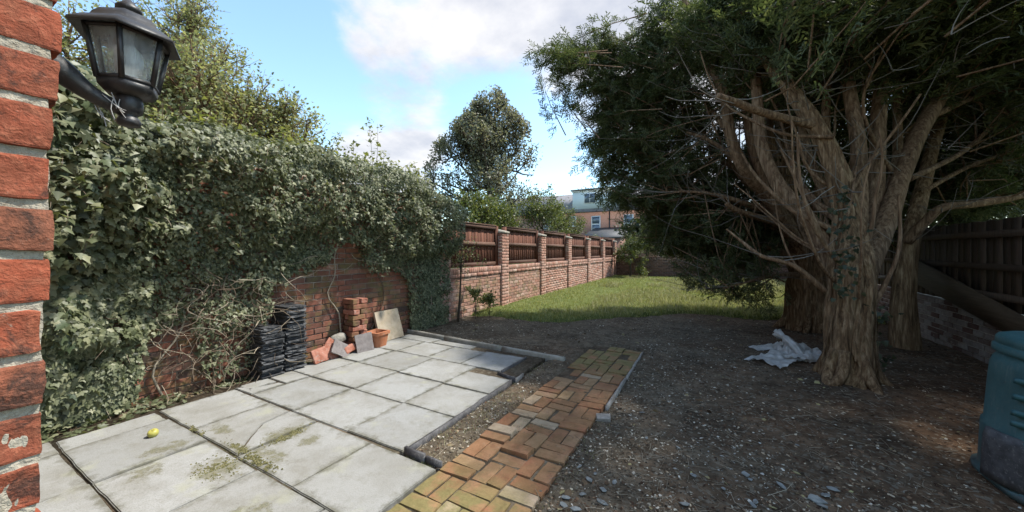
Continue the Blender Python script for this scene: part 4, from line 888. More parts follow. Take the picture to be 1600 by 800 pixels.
# ================================================================== CONIFERS
def spray_template(seed, n=8, wide=1.15):
    r = np.random.default_rng(seed); V = []; F = []
    def blade(p, d, L, w):
        sx = unit(cross(d, np.array([r.normal(0, .3), 0, 1.]))+1e-6); k = len(V); V.extend([p-sx*w*wide, p+sx*w*wide, p+d*L]); F.append([k, k+1, k+2])
    ax = lambda t: np.array([.06*math.sin(t*4+seed), t, -.28*t*t])
    for i in range(n):
        t = i/n; p = ax(t); sd_ = 1 if i % 2 else -1; L = (.42*(1-t)**.8+.12)*r.uniform(.7, 1.2); a = math.radians(r.uniform(26, 50))
        d = unit(np.array([sd_*math.sin(a), math.cos(a), -.18+r.normal(0, .18)])); blade(p, d, L, .036)
        for m in (.35, .65):
            q = p+d*L*m; a2 = a+sd_*r.uniform(.3, .7)*(1 if r.random() < .5 else -1.4); d2 = unit(np.array([sd_*math.sin(a2), math.cos(a2), -.3+r.normal(0, .25)])); blade(q, d2, L*.5, .03)
    return np.array(V), [np.array(F)]
SPT = [spray_template(s) for s in range(5)]
SPC = [spray_template(s+50, 7, 1.7) for s in range(5)]
def limb_px(rows_, n=None): P = np.array([[*at(u, v, Z), r] for (u, v, Z, r) in rows_]); return spline(P, n or (len(P)-1)*5+1)
T1 = dict(trunk=[(1324, 640, 3.7, .29), (1325, 596, 3.72, .225), (1329, 540, 3.75, .195), (1331, 460, 3.8, .18), (1331, 405, 3.85, .172), (1325, 345, 3.95, .125), (1312, 290, 4.0, .105), (1295, 235, 4.1, .092), (1270, 190, 4.2, .08), (1235, 140, 4.4, .07), (1190, 80, 4.7, .06), (1150, 10, 5, .05), (1120, -80, 5.4, .03)])
L1 = [[(1318, 430, 3.95, .10), (1265, 345, 4.2, .082), (1215, 285, 4.5, .075), (1190, 225, 4.7, .068), (1184, 160, 4.8, .062), (1180, 80, 5, .055), (1190, -40, 5.3, .04)],
      [(1345, 430, 3.95, .12), (1385, 345, 4.2, .098), (1410, 270, 4.4, .09), (1445, 190, 4.6, .08), (1500, 110, 4.9, .065), (1560, 40, 5.2, .05), (1620, -30, 5.5, .035)],
      [(1336, 400, 4.0, .10), (1342, 300, 4.2, .08), (1340, 220, 4.3, .072), (1326, 130, 4.5, .065), (1320, 30, 4.7, .055), (1310, -60, 5, .04)],
      [(1352, 410, 4.1, .10), (1368, 320, 4.4, .085), (1372, 200, 4.6, .078), (1380, 80, 4.8, .065), (1390, -40, 5, .05)],
      [(1312, 300, 4.1, .055), (1275, 200, 4.4, .05), (1225, 120, 4.6, .045), (1180, 60, 4.8, .035)],
      [(1345, 420, 4.3, .09), (1395, 320, 4.9, .07), (1420, 230, 5.2, .062), (1430, 130, 5.5, .055), (1425, 20, 5.8, .045)],
      [(1340, 400, 4.4, .08), (1300, 320, 4.9, .065), (1262, 240, 5.1, .058), (1250, 150, 5.3, .05), (1255, 40, 5.5, .04)],
      [(1332, 380, 4.2, .07), (1305, 300, 4.6, .055), (1290, 200, 4.8, .05), (1295, 100, 5, .045), (1290, 0, 5.2, .035)],
      [(1360, 370, 4.4, .07), (1400, 260, 4.8, .055), (1402, 150, 5.1, .048), (1410, 40, 5.4, .04)],
      [(1412, 600, 5.0, .18), (1412, 540, 5.0, .15), (1412, 460, 5, .125), (1418, 390, 5, .105), (1430, 340, 5, .09), (1452, 250, 5.2, .075), (1480, 150, 5.5, .062), (1505, 50, 5.8, .045)],
      [(1416, 378, 4.95, .07), (1450, 342, 4.75, .055), (1474, 324, 4.65, .052), (1530, 318, 4.6, .047), (1600, 305, 4.6, .04), (1680, 280, 4.7, .028)],
      [(1275, 197, 4.18, .05), (1225, 185, 4.1, .047), (1180, 172, 4.02, .044), (1150, 160, 4.0, .04), (1120, 150, 4.0, .036)],
      [(1290, 455, 3.85, .03), (1240, 415, 3.95, .025), (1190, 400, 4.1, .022), (1160, 378, 4.3, .017), (1135, 358, 4.4, .01)],
      [(1420, 280, 4.5, .038), (1500, 240, 4.8, .03), (1560, 190, 4.9, .024), (1630, 140, 5, .012)],
      [(1440, 300, 5.0, .035), (1510, 262, 5.2, .028), (1570, 240, 5.3, .022), (1640, 215, 5.4, .012)],
      [(1405, 290, 4.5, .03), (1350, 180, 4.3, .018), (1365, 90, 4.3, .01)],
      [(1325, 150, 4.5, .012), (1338, 230, 4.1, .012), (1332, 300, 3.85, .012), (1318, 360, 3.75, .012)],
      [(1460, 180, 4.7, .04), (1530, 150, 4.9, .03), (1620, 130, 5.1, .02)]]
T2 = dict(trunk=[(1262, 545, 6.2, .42), (1262, 512, 6.2, .34), (1262, 450, 6.2, .27), (1256, 390, 6.1, .22), (1240, 345, 6.0, .16), (1225, 290, 6.1, .12), (1225, 200, 6.3, .10), (1210, 100, 6.6, .10), (1200, 0, 7, .06)])
L2 = [[(1250, 385, 6.1, .14), (1205, 315, 5.8, .105), (1165, 268, 5.6, .09), (1142, 215, 5.6, .08), (1132, 150, 5.7, .075), (1105, 90, 5.9, .065), (1075, 20, 6.3, .06), (1060, -60, 6.6, .04)],
      [(1220, 350, 5.9, .06), (1180, 338, 5.6, .05), (1150, 328, 5.5, .042), (1135, 318, 5.45, .034)],
      [(1225, 330, 6.0, .055), (1185, 325, 5.9, .05), (1140, 310, 5.8, .04), (1090, 300, 6.0, .025), (1030, 300, 6.4, .012)],
      [(1235, 300, 6.1, .08), (1205, 220, 6.2, .062), (1205, 130, 6.3, .05), (1215, 40, 6.5, .035)], [(1248, 380, 6.0, .10), (1215, 330, 5.7, .075), (1180, 250, 5.6, .065), (1165, 170, 5.7, .055), (1150, 90, 5.9, .045), (1150, 0, 6.1, .03)], [(1235, 350, 6.1, .07), (1185, 290, 6.2, .055), (1120, 240, 6.4, .045), (1085, 170, 6.6, .035), (1070, 90, 6.8, .02)],
      [(1160, 260, 5.6, .045), (1110, 220, 6.0, .035), (1040, 200, 6.5, .025), (960, 190, 7.0, .012)],
      [(1140, 210, 5.7, .045), (1090, 150, 6.2, .032), (1010, 110, 6.8, .02), (910, 90, 7.3, .008)],
      [(1240, 400, 6.1, .07), (1180, 380, 6.4, .05), (1110, 370, 6.9, .035), (1040, 370, 7.3, .02)],
      [(1265, 430, 6.2, .06), (1215, 430, 5.9, .035), (1170, 440, 5.7, .02), (1130, 450, 5.6, .01)]]
def roots(tp, base, o):
    for q in range(7):
        a = q*2*np.pi/7+rng.uniform(-.3, .3); d = np.array([math.cos(a), math.sin(a), 0]); L = rng.uniform(.08, .2); c = base+np.array([0, 0, 0.]); r = tp[3, 3]; sd = np.array([-d[1], d[0], 0])*rng.normal(0, .1)
        P = [c+d*r*.45+np.array([0, 0, .36]), c+d*r*.82+np.array([0, 0, .14]), c+d*(r+L*.35)+sd*.4+np.array([0, 0, .03]), c+d*(r+L)+sd+np.array([0, 0, -.06])]
        S = spline([[*p, w] for p, w in zip(P, (.06, .055, .035, .015))], 16); tube(mb := MB(), S[:, :3]-base, S[:, 3], 14, True, .14, q); mb.build('root', M['bark_red'], o, True)
def peel(tp, base, o):
    mb = MB()      # loose fibrous strips of bark
    for q in range(150):
        i0 = rng.integers(4, 38); n = rng.integers(4, 12); a0 = rng.uniform(0, 2*np.pi); da = rng.normal(0, .02); w = rng.uniform(.006, .016); V = []
        for k in range(n):
            i = min(i0+k, len(tp)-2); c = tp[i, :3]; r = tp[i, 3]*(1.04+.05*math.sin(k*1.1+q)*.5+.06*(k in (0, n-1))); a = a0+da*k
            for sg in (-1, 1): aa = a+sg*w/r*(1 if 0 < k < n-1 else .4); V.append(c+np.array([math.cos(aa), math.sin(aa), 0])*r)
        mb.add(np.array(V)-base, np.array([[2*k, 2*k+1, 2*k+3, 2*k+2] for k in range(n-1)]))
    tag(mb.build('peeling_bark', M['bark_red'], o), kind='stuff')
def conifer(label, T, limbs, blobs, lo, hi, name='conifer_tree'):
    base = at(*T['trunk'][1][:3]); base[2] = 0; o = empty(name, tuple(base)); tag(o, label, 'tree', 'dark conifers with bare limbs on the right')
    tp = limb_px(T['trunk'], 90); a = MB(); tube(a, tp[:, :3]-base, tp[:, 3], 56, True, .17, 5); a.build('trunk', M['bark_red'], o, True); peel(tp, base, o); roots(tp, base, o); src = [tp[len(tp)//2:, :3]]
    for k, l in enumerate(limbs):
        lp = limb_px(l); a = MB(); big = l[0][3] > .08; tube(a, lp[:, :3]-base, lp[:, 3], 20 if big else 9, True, .09 if big else .03, k); a.build('limb', M['bark_red'] if l[0][3] > .15 else M['bark_grey'], o, True); src.append(lp[len(lp)//3:, :3])
    S = np.concatenate(src); mbb = MB(); acc = [[] for _ in range(10)]; mbt = MB()
    for (c, rad, nb, ns, ssz) in blobs:
        c = np.array(c); rad = np.array(rad)
        for q in range(nb):
            d = unit(rng.normal(0, 1, 3)); tgt = c+d*rad*rng.uniform(.55, 1.05)
            w = np.linalg.norm(S-tgt, axis=1); s = S[rng.choice(np.argsort(w)[:55])]
            L = np.linalg.norm(tgt-s); mid = (s+tgt)/2+np.array([0, 0, -.08*L])+rng.normal(0, .12*L, 3); pth = spline([s, mid, tgt], 10)
            pq = (pth if L < 1.7 else pth[int(10-17/L):])[::2]; tube(mbb, pq-base, np.linspace(.013, .003, len(pq)), 3, False)
            t = 1-rng.random(ns)*min(.75, 1.3/max(L, .4)); p = np.array([np.interp(t, np.linspace(0, 1, 10), pth[:, k]) for k in range(3)]).T; p = p+rng.normal(0, 1, (ns, 3))*(.05+.14*ssz)*np.array([1, 1, .7])
            bd = unit(pth[-1]-pth[4]); D = unit(bd*.7+rng.normal(0, .5, (ns, 3))+np.array([0, 0, -.12])); N = unit(rng.normal(0, .45, (ns, 3))+np.array([0, 0, 1.]))
            for v in range(5): acc[v+(5 if ssz > .44 else 0)].append((p[v::5], frames(D, N)[v::5], ssz*rng.uniform(.55, 1.15, len(p[v::5]))))
            if q % 2 == 0:      # short bare twigs inside the crown
                for k in range(3):
                    i = rng.integers(2, 8); b0 = pth[i]; d = unit(bd*.6+rng.normal(0, .6, 3)); b1 = b0+d*rng.uniform(.15, .5); tube(mbt, spline([b0, (b0+b1)/2+rng.normal(0, .03, 3), b1], 4)-base, np.linspace(.006, .002, 4), 3, False)
    for q in range(hi):      # many slender upswept stems
        i = rng.integers(int(len(tp)*.22), int(len(tp)*.62)); s = tp[i, :3]+rng.normal(0, .05, 3); a = rng.uniform(0, 2*np.pi); out_ = np.array([math.cos(a), math.sin(a), 0])-RT*.35+FW*.75; L = rng.uniform(1.0, 2.3)
        p = s; d = unit(out_*1.0+np.array([0, 0, .35])); pts_ = [s]
        for k in range(5): d = unit(d+np.array([0, 0, .34])+rng.normal(0, .13, 3)); p = p+d*L/5; pts_.append(p)
        r0 = rng.uniform(.014, .034); tube(mbb, spline(pts_, 14)-base, np.linspace(r0, r0*.35, 14), 7, False, .05, q)
    # long bare twigs that sweep out from the limbs
    for q in range(lo):
        s = S[rng.integers(len(S))]
        d = unit(-RT*rng.choice([1.3, 1.0, -1.0])+rng.normal(0, .55, 3)*np.array([1, 1, .6])); L = rng.uniform(.4, 1.4); pts_ = [s]; p = s
        for k in range(4): d = unit(d+rng.normal(0, .16, 3)+np.array([0, 0, .05+.07*k])); p = p+d*L/4; pts_.append(p)
        tube(mbt, spline(pts_, 9)-base, np.linspace(.0075, .002, 9), 4, False)
    tag(mbb.build('branches', M['bark_grey'], o), kind='stuff'); tag(mbt.build('twigs', M['twig_grey'], o), kind='stuff')
    mbl = MB()
    for v in range(10):
        if acc[v]: P = np.concatenate([x[0] for x in acc[v]]); R = np.concatenate([x[1] for x in acc[v]]); s = np.concatenate([x[2] for x in acc[v]]); scatter(mbl, (SPT+SPC)[v], P-base, R, s)
    tag(mbl.build('crown', M['conifer'], o), kind='stuff'); return o
bl = lambda u, v, Z, r, nb, ns, s=.30: (at(u, v, Z), r, nb, ns, s)
front = [bl(1110, 50, 5.6, (.7, .7, .5), 26, 46, .28), bl(1180, 45, 5.0, (.8, .8, .5), 34, 46, .28), bl(1270, 30, 4.6, (.9, .9, .5), 40, 46, .28), bl(1370, 25, 4.5, (1., 1, .5), 40, 46, .28), bl(1470, 20, 4.6, (1., 1, .5), 40, 46, .28), bl(1580, 30, 4.8, (1., .9, .6), 40, 46, .28), bl(1230, 90, 5.6, (.7, .7, .35), 20, 40, .28), bl(1340, 90, 5.6, (.9, .7, .4), 24, 40, .28),
         bl(1550, 140, 6.0, (1., 1, .6), 34, 40), bl(1580, 230, 6.2, (1., 1., .5), 30, 34), bl(1500, 210, 7.2, (1.2, 1., .8), 40, 40), bl(1440, 320, 7.0, (1.2, 1., .5), 30, 36), bl(1480, 110, 7.2, (1.3, 1.2, 1), 44, 40), bl(1560, 310, 6.6, (1., .8, .3), 22, 30),
         ((2.7, 5.4, 5.6), (1.7, 1.9, .9), 24, 28, .40), ((3.6, 6.6, 5.0), (1.7, 2.4, 1.4), 34, 30, .42), ((3.2, 3.6, 4.8), (1.4, 1.4, .8), 22, 32, .32), ((2.2, 4.3, 4.9), (1.2, 1.0, .5), 20, 32, .31), ((4.6, 8.0, 4.2), (1.8, 2.6, 1.6), 40, 30, .42), ((4.6, 5.0, 3.6), (1.2, 2.2, 1.6), 34, 30, .36)]  # this row: high crown masses added to shade the ground below
rear = [bl(885, 105, 7.4, (.75, .7, .42), 26, 42, .26), bl(975, 65, 7.2, (.9, .75, .42), 28, 42, .26), bl(975, 150, 7.0, (.85, .75, .6), 42, 44, .26), bl(955, 230, 7.4, (.75, .75, .65), 36, 44, .26), bl(1055, 225, 6.9, (.85, .8, .7), 34, 42, .26), bl(985, 290, 7.5, (.9, .8, .5), 36, 44, .26),
        bl(1060, 310, 7.2, (1.0, .9, .65), 46, 44, .26), bl(1055, 365, 7.7, (.95, .9, .4), 36, 42, .26), bl(1115, 385, 7.4, (1.1, .9, .4), 38, 42, .26), bl(1180, 370, 7.6, (1.0, 1.0, .55), 36, 40, .27), bl(1160, 300, 7.4, (1.0, 1.0, .85), 38, 38, .27),
        bl(1080, 432, 6.4, (.26, .26, .12), 5, 26, .22), bl(1165, 460, 6.0, (.36, .3, .16), 7, 26, .22), bl(1190, 475, 5.9, (.26, .26, .14), 5, 24, .22),
        bl(1300, 250, 7.8, (1.4, 1.0, 1.4), 54, 38, .36), bl(1380, 300, 7.6, (1.1, 1.0, 1.1), 38, 36, .36), bl(1250, 90, 6.9, (1.3, 1.1, 1.0), 50, 38, .34), bl(1120, 90, 6.9, (.8, .8, .6), 22, 36, .28), bl(1060, 45, 6.6, (.7, .7, .5), 20, 36, .27),
        ((2.9, 8.6, 5.6), (1.8, 1.6, 1.1), 36, 30, .5)]  # overhead crown mass, added for the shade it casts
conifer('big conifer with reddish peeling trunk and spreading bare limbs, nearest the bin', T1, L1, front, 170, 24)
conifer('rear conifer with a dark stout trunk whose crown hangs over the lawn', T2, L2, rear, 210, 44)
# a little ivy climbing the near trunk
tv = empty('trunk_ivy', tuple(gp(1322, 3.45))); tag(tv, 'sparse ivy climbing the front of the near conifer trunk', 'ivy'); b = np.array(tv.location); mb = MB()
n = 150; v = rng.uniform(290, 470, n); v[110:] = rng.uniform(470, 590, 40); u = 1318+ (v-380)*.02+rng.normal(0, 12, n); u[110:] = 1375+rng.normal(0, 14, 40); P = np.array([at(a_, b_, 3.56+.15*abs(b_-430)/150) for a_, b_ in zip(u, v)]); D = unit(rng.normal(0, .6, (n, 3))+np.array([0, 0, -.5])); N = unit(np.array([-.5, -.8, .3])+rng.normal(0, .4, (n, 3)))
scatter(mb, IVT[0], P-b, frames(D, N), rng.uniform(.03, .06, n)); tag(mb.build('foliage', M['leaf_dark'], tv), kind='stuff')

# ================================================================== FAR HOUSE
hs = empty('brick_house', (-15, 43, 0)); tag(hs, 'far red brick terrace house with pale dormer and white window', 'house'); HS = np.array(hs.location)
bx = lambda name, x0, x1, y0, y1, z0, z1, m, par=hs: MB().add(box_v(x0, x1, y0, y1, z0, z1)-HS, BOXF).build(name, M[m], par)
t = NT('brick_far_house'); w_ = t.wpos(); mp = t.n('ShaderNodeMapping'); t.put(mp.inputs[0], w_); mp.inputs['Rotation'].default_value = (math.pi/2, 0, 0)
bk = t.n('ShaderNodeTexBrick'); t.L(mp.outputs[0], bk.inputs[0]); bk.inputs['Scale'].default_value = 1; bk.inputs['Brick Width'].default_value = .225; bk.inputs['Row Height'].default_value = .075; bk.inputs['Mortar Size'].default_value = .006
bk.inputs['Color1'].default_value = (.25, .12, .085, 1); bk.inputs['Color2'].default_value = (.20, .095, .07, 1); bk.inputs['Mortar'].default_value = (.3, .24, .2, 1); M['brick_far_house'] = t.out(t.bsdf(bk.outputs[0], .9))
wl = bx('wall', -27, -6.0, 43, 50, 0, 6.0, 'brick_far_house')
upper.build('upper_wall', M['brick_far_house'], hc); MB().add(box_v(-5.2, -2.12, -4.5, CY-.06, -.1, 2.458)-HL, BOXF).build('rear_wall', M['brick_far_house'], hc)
V = np.array([[-27.2, 42.7, 6.02], [-5.8, 42.7, 6.02], [-5.8, 50.3, 6.02], [-27.2, 50.3, 6.02], [-27.2, 46.5, 8.9], [-5.8, 46.5, 8.9]])
roof = MB().add(V-HS, [np.array([[0, 1, 5, 4], [2, 3, 4, 5], [3, 2, 1, 0]]), np.array([[1, 2, 5], [3, 0, 4]])]).build('roof', M['roof_far'], hs)
bx('gutter', -27.2, -5.8, 42.55, 42.69, 5.93, 6.03, 'black_paint')
dm = bx('dormer', -15.6, -9.2, 43.3, 46.4, 6.35, 8.75, 'dormer_panel'); bx('dormer_roof', -15.8, -9.0, 43.1, 46.6, 8.755, 8.93, 'roof_far', dm)
bx('fascia', -15.7, -9.1, 43.22, 43.29, 8.6, 8.75, 'white_paint', dm)
for x in (-14.1, -11.2):
    f = bx('window', x, x+1.5, 43.23, 43.29, 7.1, 8.4, 'white_paint', dm); bx('pane', x+.09, x+.70, 43.20, 43.225, 7.2, 8.3, 'window_glass', f); bx('pane', x+.80, x+1.41, 43.20, 43.225, 7.2, 8.3, 'window_glass', f)
def sash(x, z, w, h):
    f = bx('window', x, x+w, 42.93, 42.99, z, z+h, 'white_paint'); bx('pane', x+.1, x+w-.1, 42.90, 42.925, z+.12, z+h*.48, 'window_glass', f); bx('pane', x+.1, x+w-.1, 42.90, 42.925, z+h*.54, z+h-.1, 'window_glass', f)
    bx('sill', x-.12, x+w+.12, 42.85, 42.99, z-.16, z-.01, 'white_paint', f)
sash(-13.05, 3.45, 1.1, 2.05); sash(-15.9, 4.4, .9, 1.2); sash(-19.5, 3.6, 1.1, 1.9); sash(-9.2, 3.45, 1.1, 2.05)
lt = np.array([[-12.6, 37.5, 2.6], [-8.2, 37.5, 2.6], [-8.2, 42.98, 3.9], [-12.6, 42.98, 3.9], [-12.6, 37.5, 2.75], [-8.2, 37.5, 2.75], [-8.2, 42.98, 4.05], [-12.6, 42.98, 4.05]])
ex = bx('rear_extension', -12.4, -8.4, 37.7, 42.98, 0, 2.55, 'brick_far_house'); MB().add(lt-HS, BOXF).build('lean_to_roof', M['slate'], hs)
bx('drainpipe', -10.9, -10.78, 42.82, 42.94, 0, 5.9, 'black_paint')
h2 = bx('side_door', -9.9, -9.0, 37.6, 37.69, .1, 2.3, 'black_paint', ex)

# ================================================================== THINGS ON THE PATIO
def slate(cx, cy, z, rz, sx, sy, th, label, group, mesh):
    o = obj('roof_slate', mesh); o.location = (cx, cy, z); o.rotation_euler = (random.uniform(-.012, .012), random.uniform(-.012, .012), rz); o.scale = (sx, sy, th); tag(o, label, 'slate', group)
SM = []
for s in range(5):
    r = random.Random(s+40); bm = bmesh.new(); bmesh.ops.create_cube(bm, size=1); bmesh.ops.subdivide_edges(bm, edges=[e for e in bm.edges if abs(e.verts[0].co.z-e.verts[1].co.z) < .1], cuts=3, use_grid_fill=True)
    for v in bm.verts: v.co += Vector((r.uniform(-.03, .03), r.uniform(-.03, .03), r.uniform(-.05, .05)))
    me = bpy.data.meshes.new('roof_slate'); bm.to_mesh(me); bm.free(); me.materials.append(M['slate']); SM.append(me)
for (cx, cy, top, lab, grp) in ((-4.33, 2.37, .74, 'dark roof slate in the taller of the two stacks by the wall', 'slates in the tall stack'), (-4.32, 2.12, .54, 'dark roof slate in the shorter stack next to the bare ivy stems', 'slates in the short stack')):
    z = .0
    while z < top:
        th = random.uniform(.010, .020); jx = .02 if z > .42 else .038
        slate(cx+random.uniform(-jx, jx), cy+random.uniform(-.012, .012), z+th/2, random.uniform(-.08, .08), random.uniform(.26, .31), random.uniform(.20, .235), th*.92, lab, grp, random.choice(SM)); z += th
def block(name, mesh, loc, rot, label, cat, group=None):
    o = obj(name, mesh); o.location = loc; o.rotation_euler = rot; return tag(o, label, cat, group)
# stub of stacked old bricks
st = empty('brick_pile', (-4.33, 3.26, 0)); tag(st, 'small square pile of old mixed bricks against the wall', 'brick pile')
BV = [rough_block(.212, .102, .068, 5, .006, 20, 60+s, M['brick_ivy'] if s % 5 else M['tile_red'], 'brick', .12) for s in range(6)]
for c in range(10):
    for k in (0, 1):
        o = obj('brick', BV[(c*5+k*2+random.randrange(2)) % 6], st); rz = 0 if c % 2 else math.pi/2
        o.location = ((0 if c % 2 else (k-.5)*.112)+random.uniform(-.014, .014), ((k-.5)*.112 if c % 2 else 0)+random.uniform(-.014, .014), .036+c*.073); o.rotation_euler = (random.uniform(-.03, .03), random.uniform(-.03, .03), rz+random.uniform(-.1, .1))
# terracotta trough pot
pt = empty('plant_pot', (-4.2, 3.55, .022)); tag(pt, 'orange square terracotta pot with a thick rim beside the brick pile', 'pot')
def frus(mb, w0, w1, z0, z1): V = np.array([[-w0, -w0, z0], [w0, -w0, z0], [w0, w0, z0], [-w0, w0, z0], [-w1, -w1, z1], [w1, -w1, z1], [w1, w1, z1], [-w1, w1, z1]]); mb.add(V, BOXF[2:]); return mb
mb = MB(); frus(mb, .10, .125, 0, .19); V = np.array([[-.1, -.1, 0], [.1, -.1, 0], [.1, .1, 0], [-.1, .1, 0]]); mb.add(V, np.array([[3, 2, 1, 0]])); V2 = []
body = mb.build('body', M['terracotta'], pt)
mb = MB()
for r0, r1, za, zb in ((.125, .142, .186, .188), (.142, .144, .188, .235), (.144, .12, .235, .238), (.12, .095, .238, .06)): frus(mb, r0, r1, za, zb)
mb.build('rim', M['terracotta'], pt); MB().add(np.array([[-.112, -.112, .16], [.112, -.112, .16], [.112, .112, .16], [-.112, .112, .16]]), np.array([[0, 1, 2, 3]])).build('compost', M['soil'], pt); pt.rotation_euler = (0, 0, .12); pt.scale = (.88, .88, .9); pt.location.y = 3.52
block('stone_slab', rough_block(.05, .44, .46, 9, .006, 12, 71, M['sandstone'], 'stone_slab', .15), (-4.37, 3.88, .24), (.03, -.30, -.04), 'square buff stone slab leaning against the wall by the kerb', 'slab')
block('floor_tile', rough_block(.022, .25, .25, 6, .004, 14, 72, M['tile_grey'], 'floor_tile', .2), (-4.13, 3.25, .135), (.02, -.28, -.12), 'square purplish grey tile leaning on the brick pile', 'tile')
block('clay_tile', rough_block(.045, .20, .18, 7, .012, 10, 73, M['tile_red'], 'clay_tile', .3), (-4.2, 2.66, .105), (.1, -.35, .1), 'blunt orange-red clay tile leaning beside the slate stack', 'tile')
block('clay_tile', rough_block(.03, .24, .26, 7, .01, 9, 74, M['tile_red'], 'clay_tile', .3), (-4.24, 2.86, .12), (.75, -.35, .15), 'red clay tile tipped up on its corner', 'tile')
block('clay_tile', rough_block(.03, .26, .20, 7, .008, 9, 75, M['tile_grey'], 'clay_tile', .3), (-4.17, 2.93, .12), (-.7, -.45, .2), 'grey broken tile tilted across the red tiles', 'tile')
block('broken_brick', rough_block(.11, .19, .10, 7, .010, 10, 76, M['tile_red'], 'broken_brick', .25), (-4.2, 3.06, .085), (.2, -.4, .1), 'flat broken red brick in front of the brick pile', 'brick')
block('field_stone', rough_block(.13, .24, .12, 7, .02, 9, 77, M['rock'], 'field_stone', .4), (-4.34, 3.0, .22), (.1, .1, .3), 'rounded grey stone resting on the broken tiles', 'stone')
ap = empty('apple', (-3.6, 1.01, .025)); tag(ap, 'small yellow-green windfall apple on the paving slab', 'apple')
lathe(mb := MB(), [(.006, .006), (.016, .0), (.026, .008), (.032, .024), (.031, .038), (.024, .049), (.012, .052), (.004, .046)], (0, 0, 0), 20); mb.build('flesh', M['apple'], ap, True)
tube(mb := MB(), [(0, 0, .045), (.003, .002, .06)], [.0016, .0013], 5); mb.build('stalk', M['twig'], ap); ap.rotation_euler = (.35, .2, 0)

# ================================================================== COMPOST BIN
BC = np.array([1.83, 3.30, 0.]); cb = empty('compost_bin', tuple(BC)); tag(cb, 'teal green plastic compost bin with lid and louvred hatch', 'compost bin')
z3 = np.zeros(3)
bodyp = [(.385, 0), (.392, .012), (.392, .035), (.372, .042), (.366, .05), (.357, .30), (.355, .325), (.345, .335), (.330, .60), (.322, .70), (.312, .735), (.292, .762), (.288, .775)]
lathe(mb := MB(), bodyp, z3, 64, 3.0, .9); mb.build('body', M['bin'], cb, True)
lathe(mb := MB(), [(.286, .772), (.312, .774), (.316, .782), (.314, .815), (.304, .82), (.300, .824), (.304, .83), (.302, .862), (.292, .876), (.26, .888), (.20, .895), (.19, .886), (.05, .89)], z3, 64, 3.0, .9); mb.build('lid', M['bin'], cb, True)
tocam = math.atan2(-BC[1], -BC[0])
def bin_r(z): return float(np.interp(z, [p[1] for p in bodyp], [p[0] for p in bodyp]))
def on_bin(a, z, lift): 
    b = a-.9; k = (abs(math.cos(b))**3+abs(math.sin(b))**3)**(-1/3); r = bin_r(z)*k+lift; return np.array([r*math.cos(a), r*math.sin(a), z])
def curved(a0, a1, z0, z1, lift, th, n=8, m=4):
    V = []; Fq = []
    for i in range(n+1):
        for j in range(m+1): V.append(on_bin(a0+(a1-a0)*i/n, z0+(z1-z0)*j/m, lift))
    for i in range(n+1):
        for j in range(m+1): V.append(on_bin(a0+(a1-a0)*i/n, z0+(z1-z0)*j/m, lift-th))
    N = (n+1)*(m+1); w = m+1
    for i in range(n):
        for j in range(m): Fq.append([i*w+j, (i+1)*w+j, (i+1)*w+j+1, i*w+j+1])
    for i in range(n): Fq += [[i*w, N+i*w, N+(i+1)*w, (i+1)*w], [i*w+m, (i+1)*w+m, N+(i+1)*w+m, N+i*w+m]]
    for j in range(m): Fq += [[j, j+1, N+j+1, N+j], [n*w+j, N+n*w+j, N+n*w+j+1, n*w+j+1]]
    return np.array(V), np.array(Fq)
ha = tocam-.10     # the hatch looks towards the path
V, Fq = curved(ha-.22, ha+.62, .05, .70, .010, .02, 14, 10); hatch = MB().add(V, Fq).build('hatch', M['bin'], cb)
for z in (.14, .27, .40, .53): 
    V, Fq = curved(ha-.10, ha+.50, z, z+.028, .024, .018, 10, 1); V2 = V.copy(); MB().add(V, Fq).build('louvre', M['bin'], hatch)
for k, z in enumerate((.64, .55, .46, .40)):
    V, Fq = curved(ha-.62, ha-.36, z, z+.03, .012, .02, 6, 1); MB().add(V, Fq).build('vent_rib', M['bin'], cb)
V, Fq = curved(ha-.95, ha-.28, .05, .335, .014, .02, 12, 6); MB().add(V, Fq).build('side_panel', M['edging_dark'], cb)

# ================================================================== PLASTIC SHEETING BY THE TRUNK
ps = empty('plastic_sheet', (.9, 5.75, 0)); tag(ps, 'crumpled white plastic sheeting dumped beside the near conifer trunk', 'plastic sheet'); PS = np.array(ps.location)
def crumple(poly_fn, n, m, amp, seed, z0, name):
    V = []; uu, vv = np.meshgrid(np.linspace(0, 1, n), np.linspace(0, 1, m), indexing='ij'); P = poly_fn(uu, vv); k = fbm(P, 6, seed, 3); P[..., 2] = z0+P[..., 2]+amp*np.abs(k-.5)*2+amp*.5*np.abs(fbm(P, 17, seed+4, 2)-.5)
    i, j = np.meshgrid(np.arange(n-1), np.arange(m-1), indexing='ij'); Q = np.stack([i*m+j, (i+1)*m+j, (i+1)*m+j+1, i*m+j+1], -1).reshape(-1, 4)
    return MB().add(P.reshape(-1, 3)-PS, Q).build(name, M['sheet'], ps, False)
A, B, C_, D_ = (np.array([*p, 0.]) for p in ((.36, 5.28), (.62, 4.95), (.95, 5.45), (.70, 5.75)))
def q1(u, v):
    P = A*((1-u)*(1-v))[..., None]+B*(u*(1-v))[..., None]+C_*(u*v)[..., None]+D_*((1-u)*v)[..., None]; P[..., :2] += .16*(np.stack([vnoise(P, 4, 5), vnoise(P, 4, 6)], -1)-.5); P[..., 2] = ground_z(P[..., 0], P[..., 1]); return P
crumple(q1, 34, 34, .09, 3, .012, 'flat_sheet')
A2, B2, C2, D2 = (np.array([*p, 0.]) for p in ((.72, 5.40), (.80, 5.22), (1.25, 5.5), (1.15, 5.72)))
def q2(u, v):
    P = A2*((1-u)*(1-v))[..., None]+B2*(u*(1-v))[..., None]+C2*(u*v)[..., None]+D2*((1-u)*v)[..., None]; P[..., 2] = .03+ground_z(P[..., 0], P[..., 1]); return P
crumple(q2, 20, 34, .10, 8, .012, 'folded_sheet')
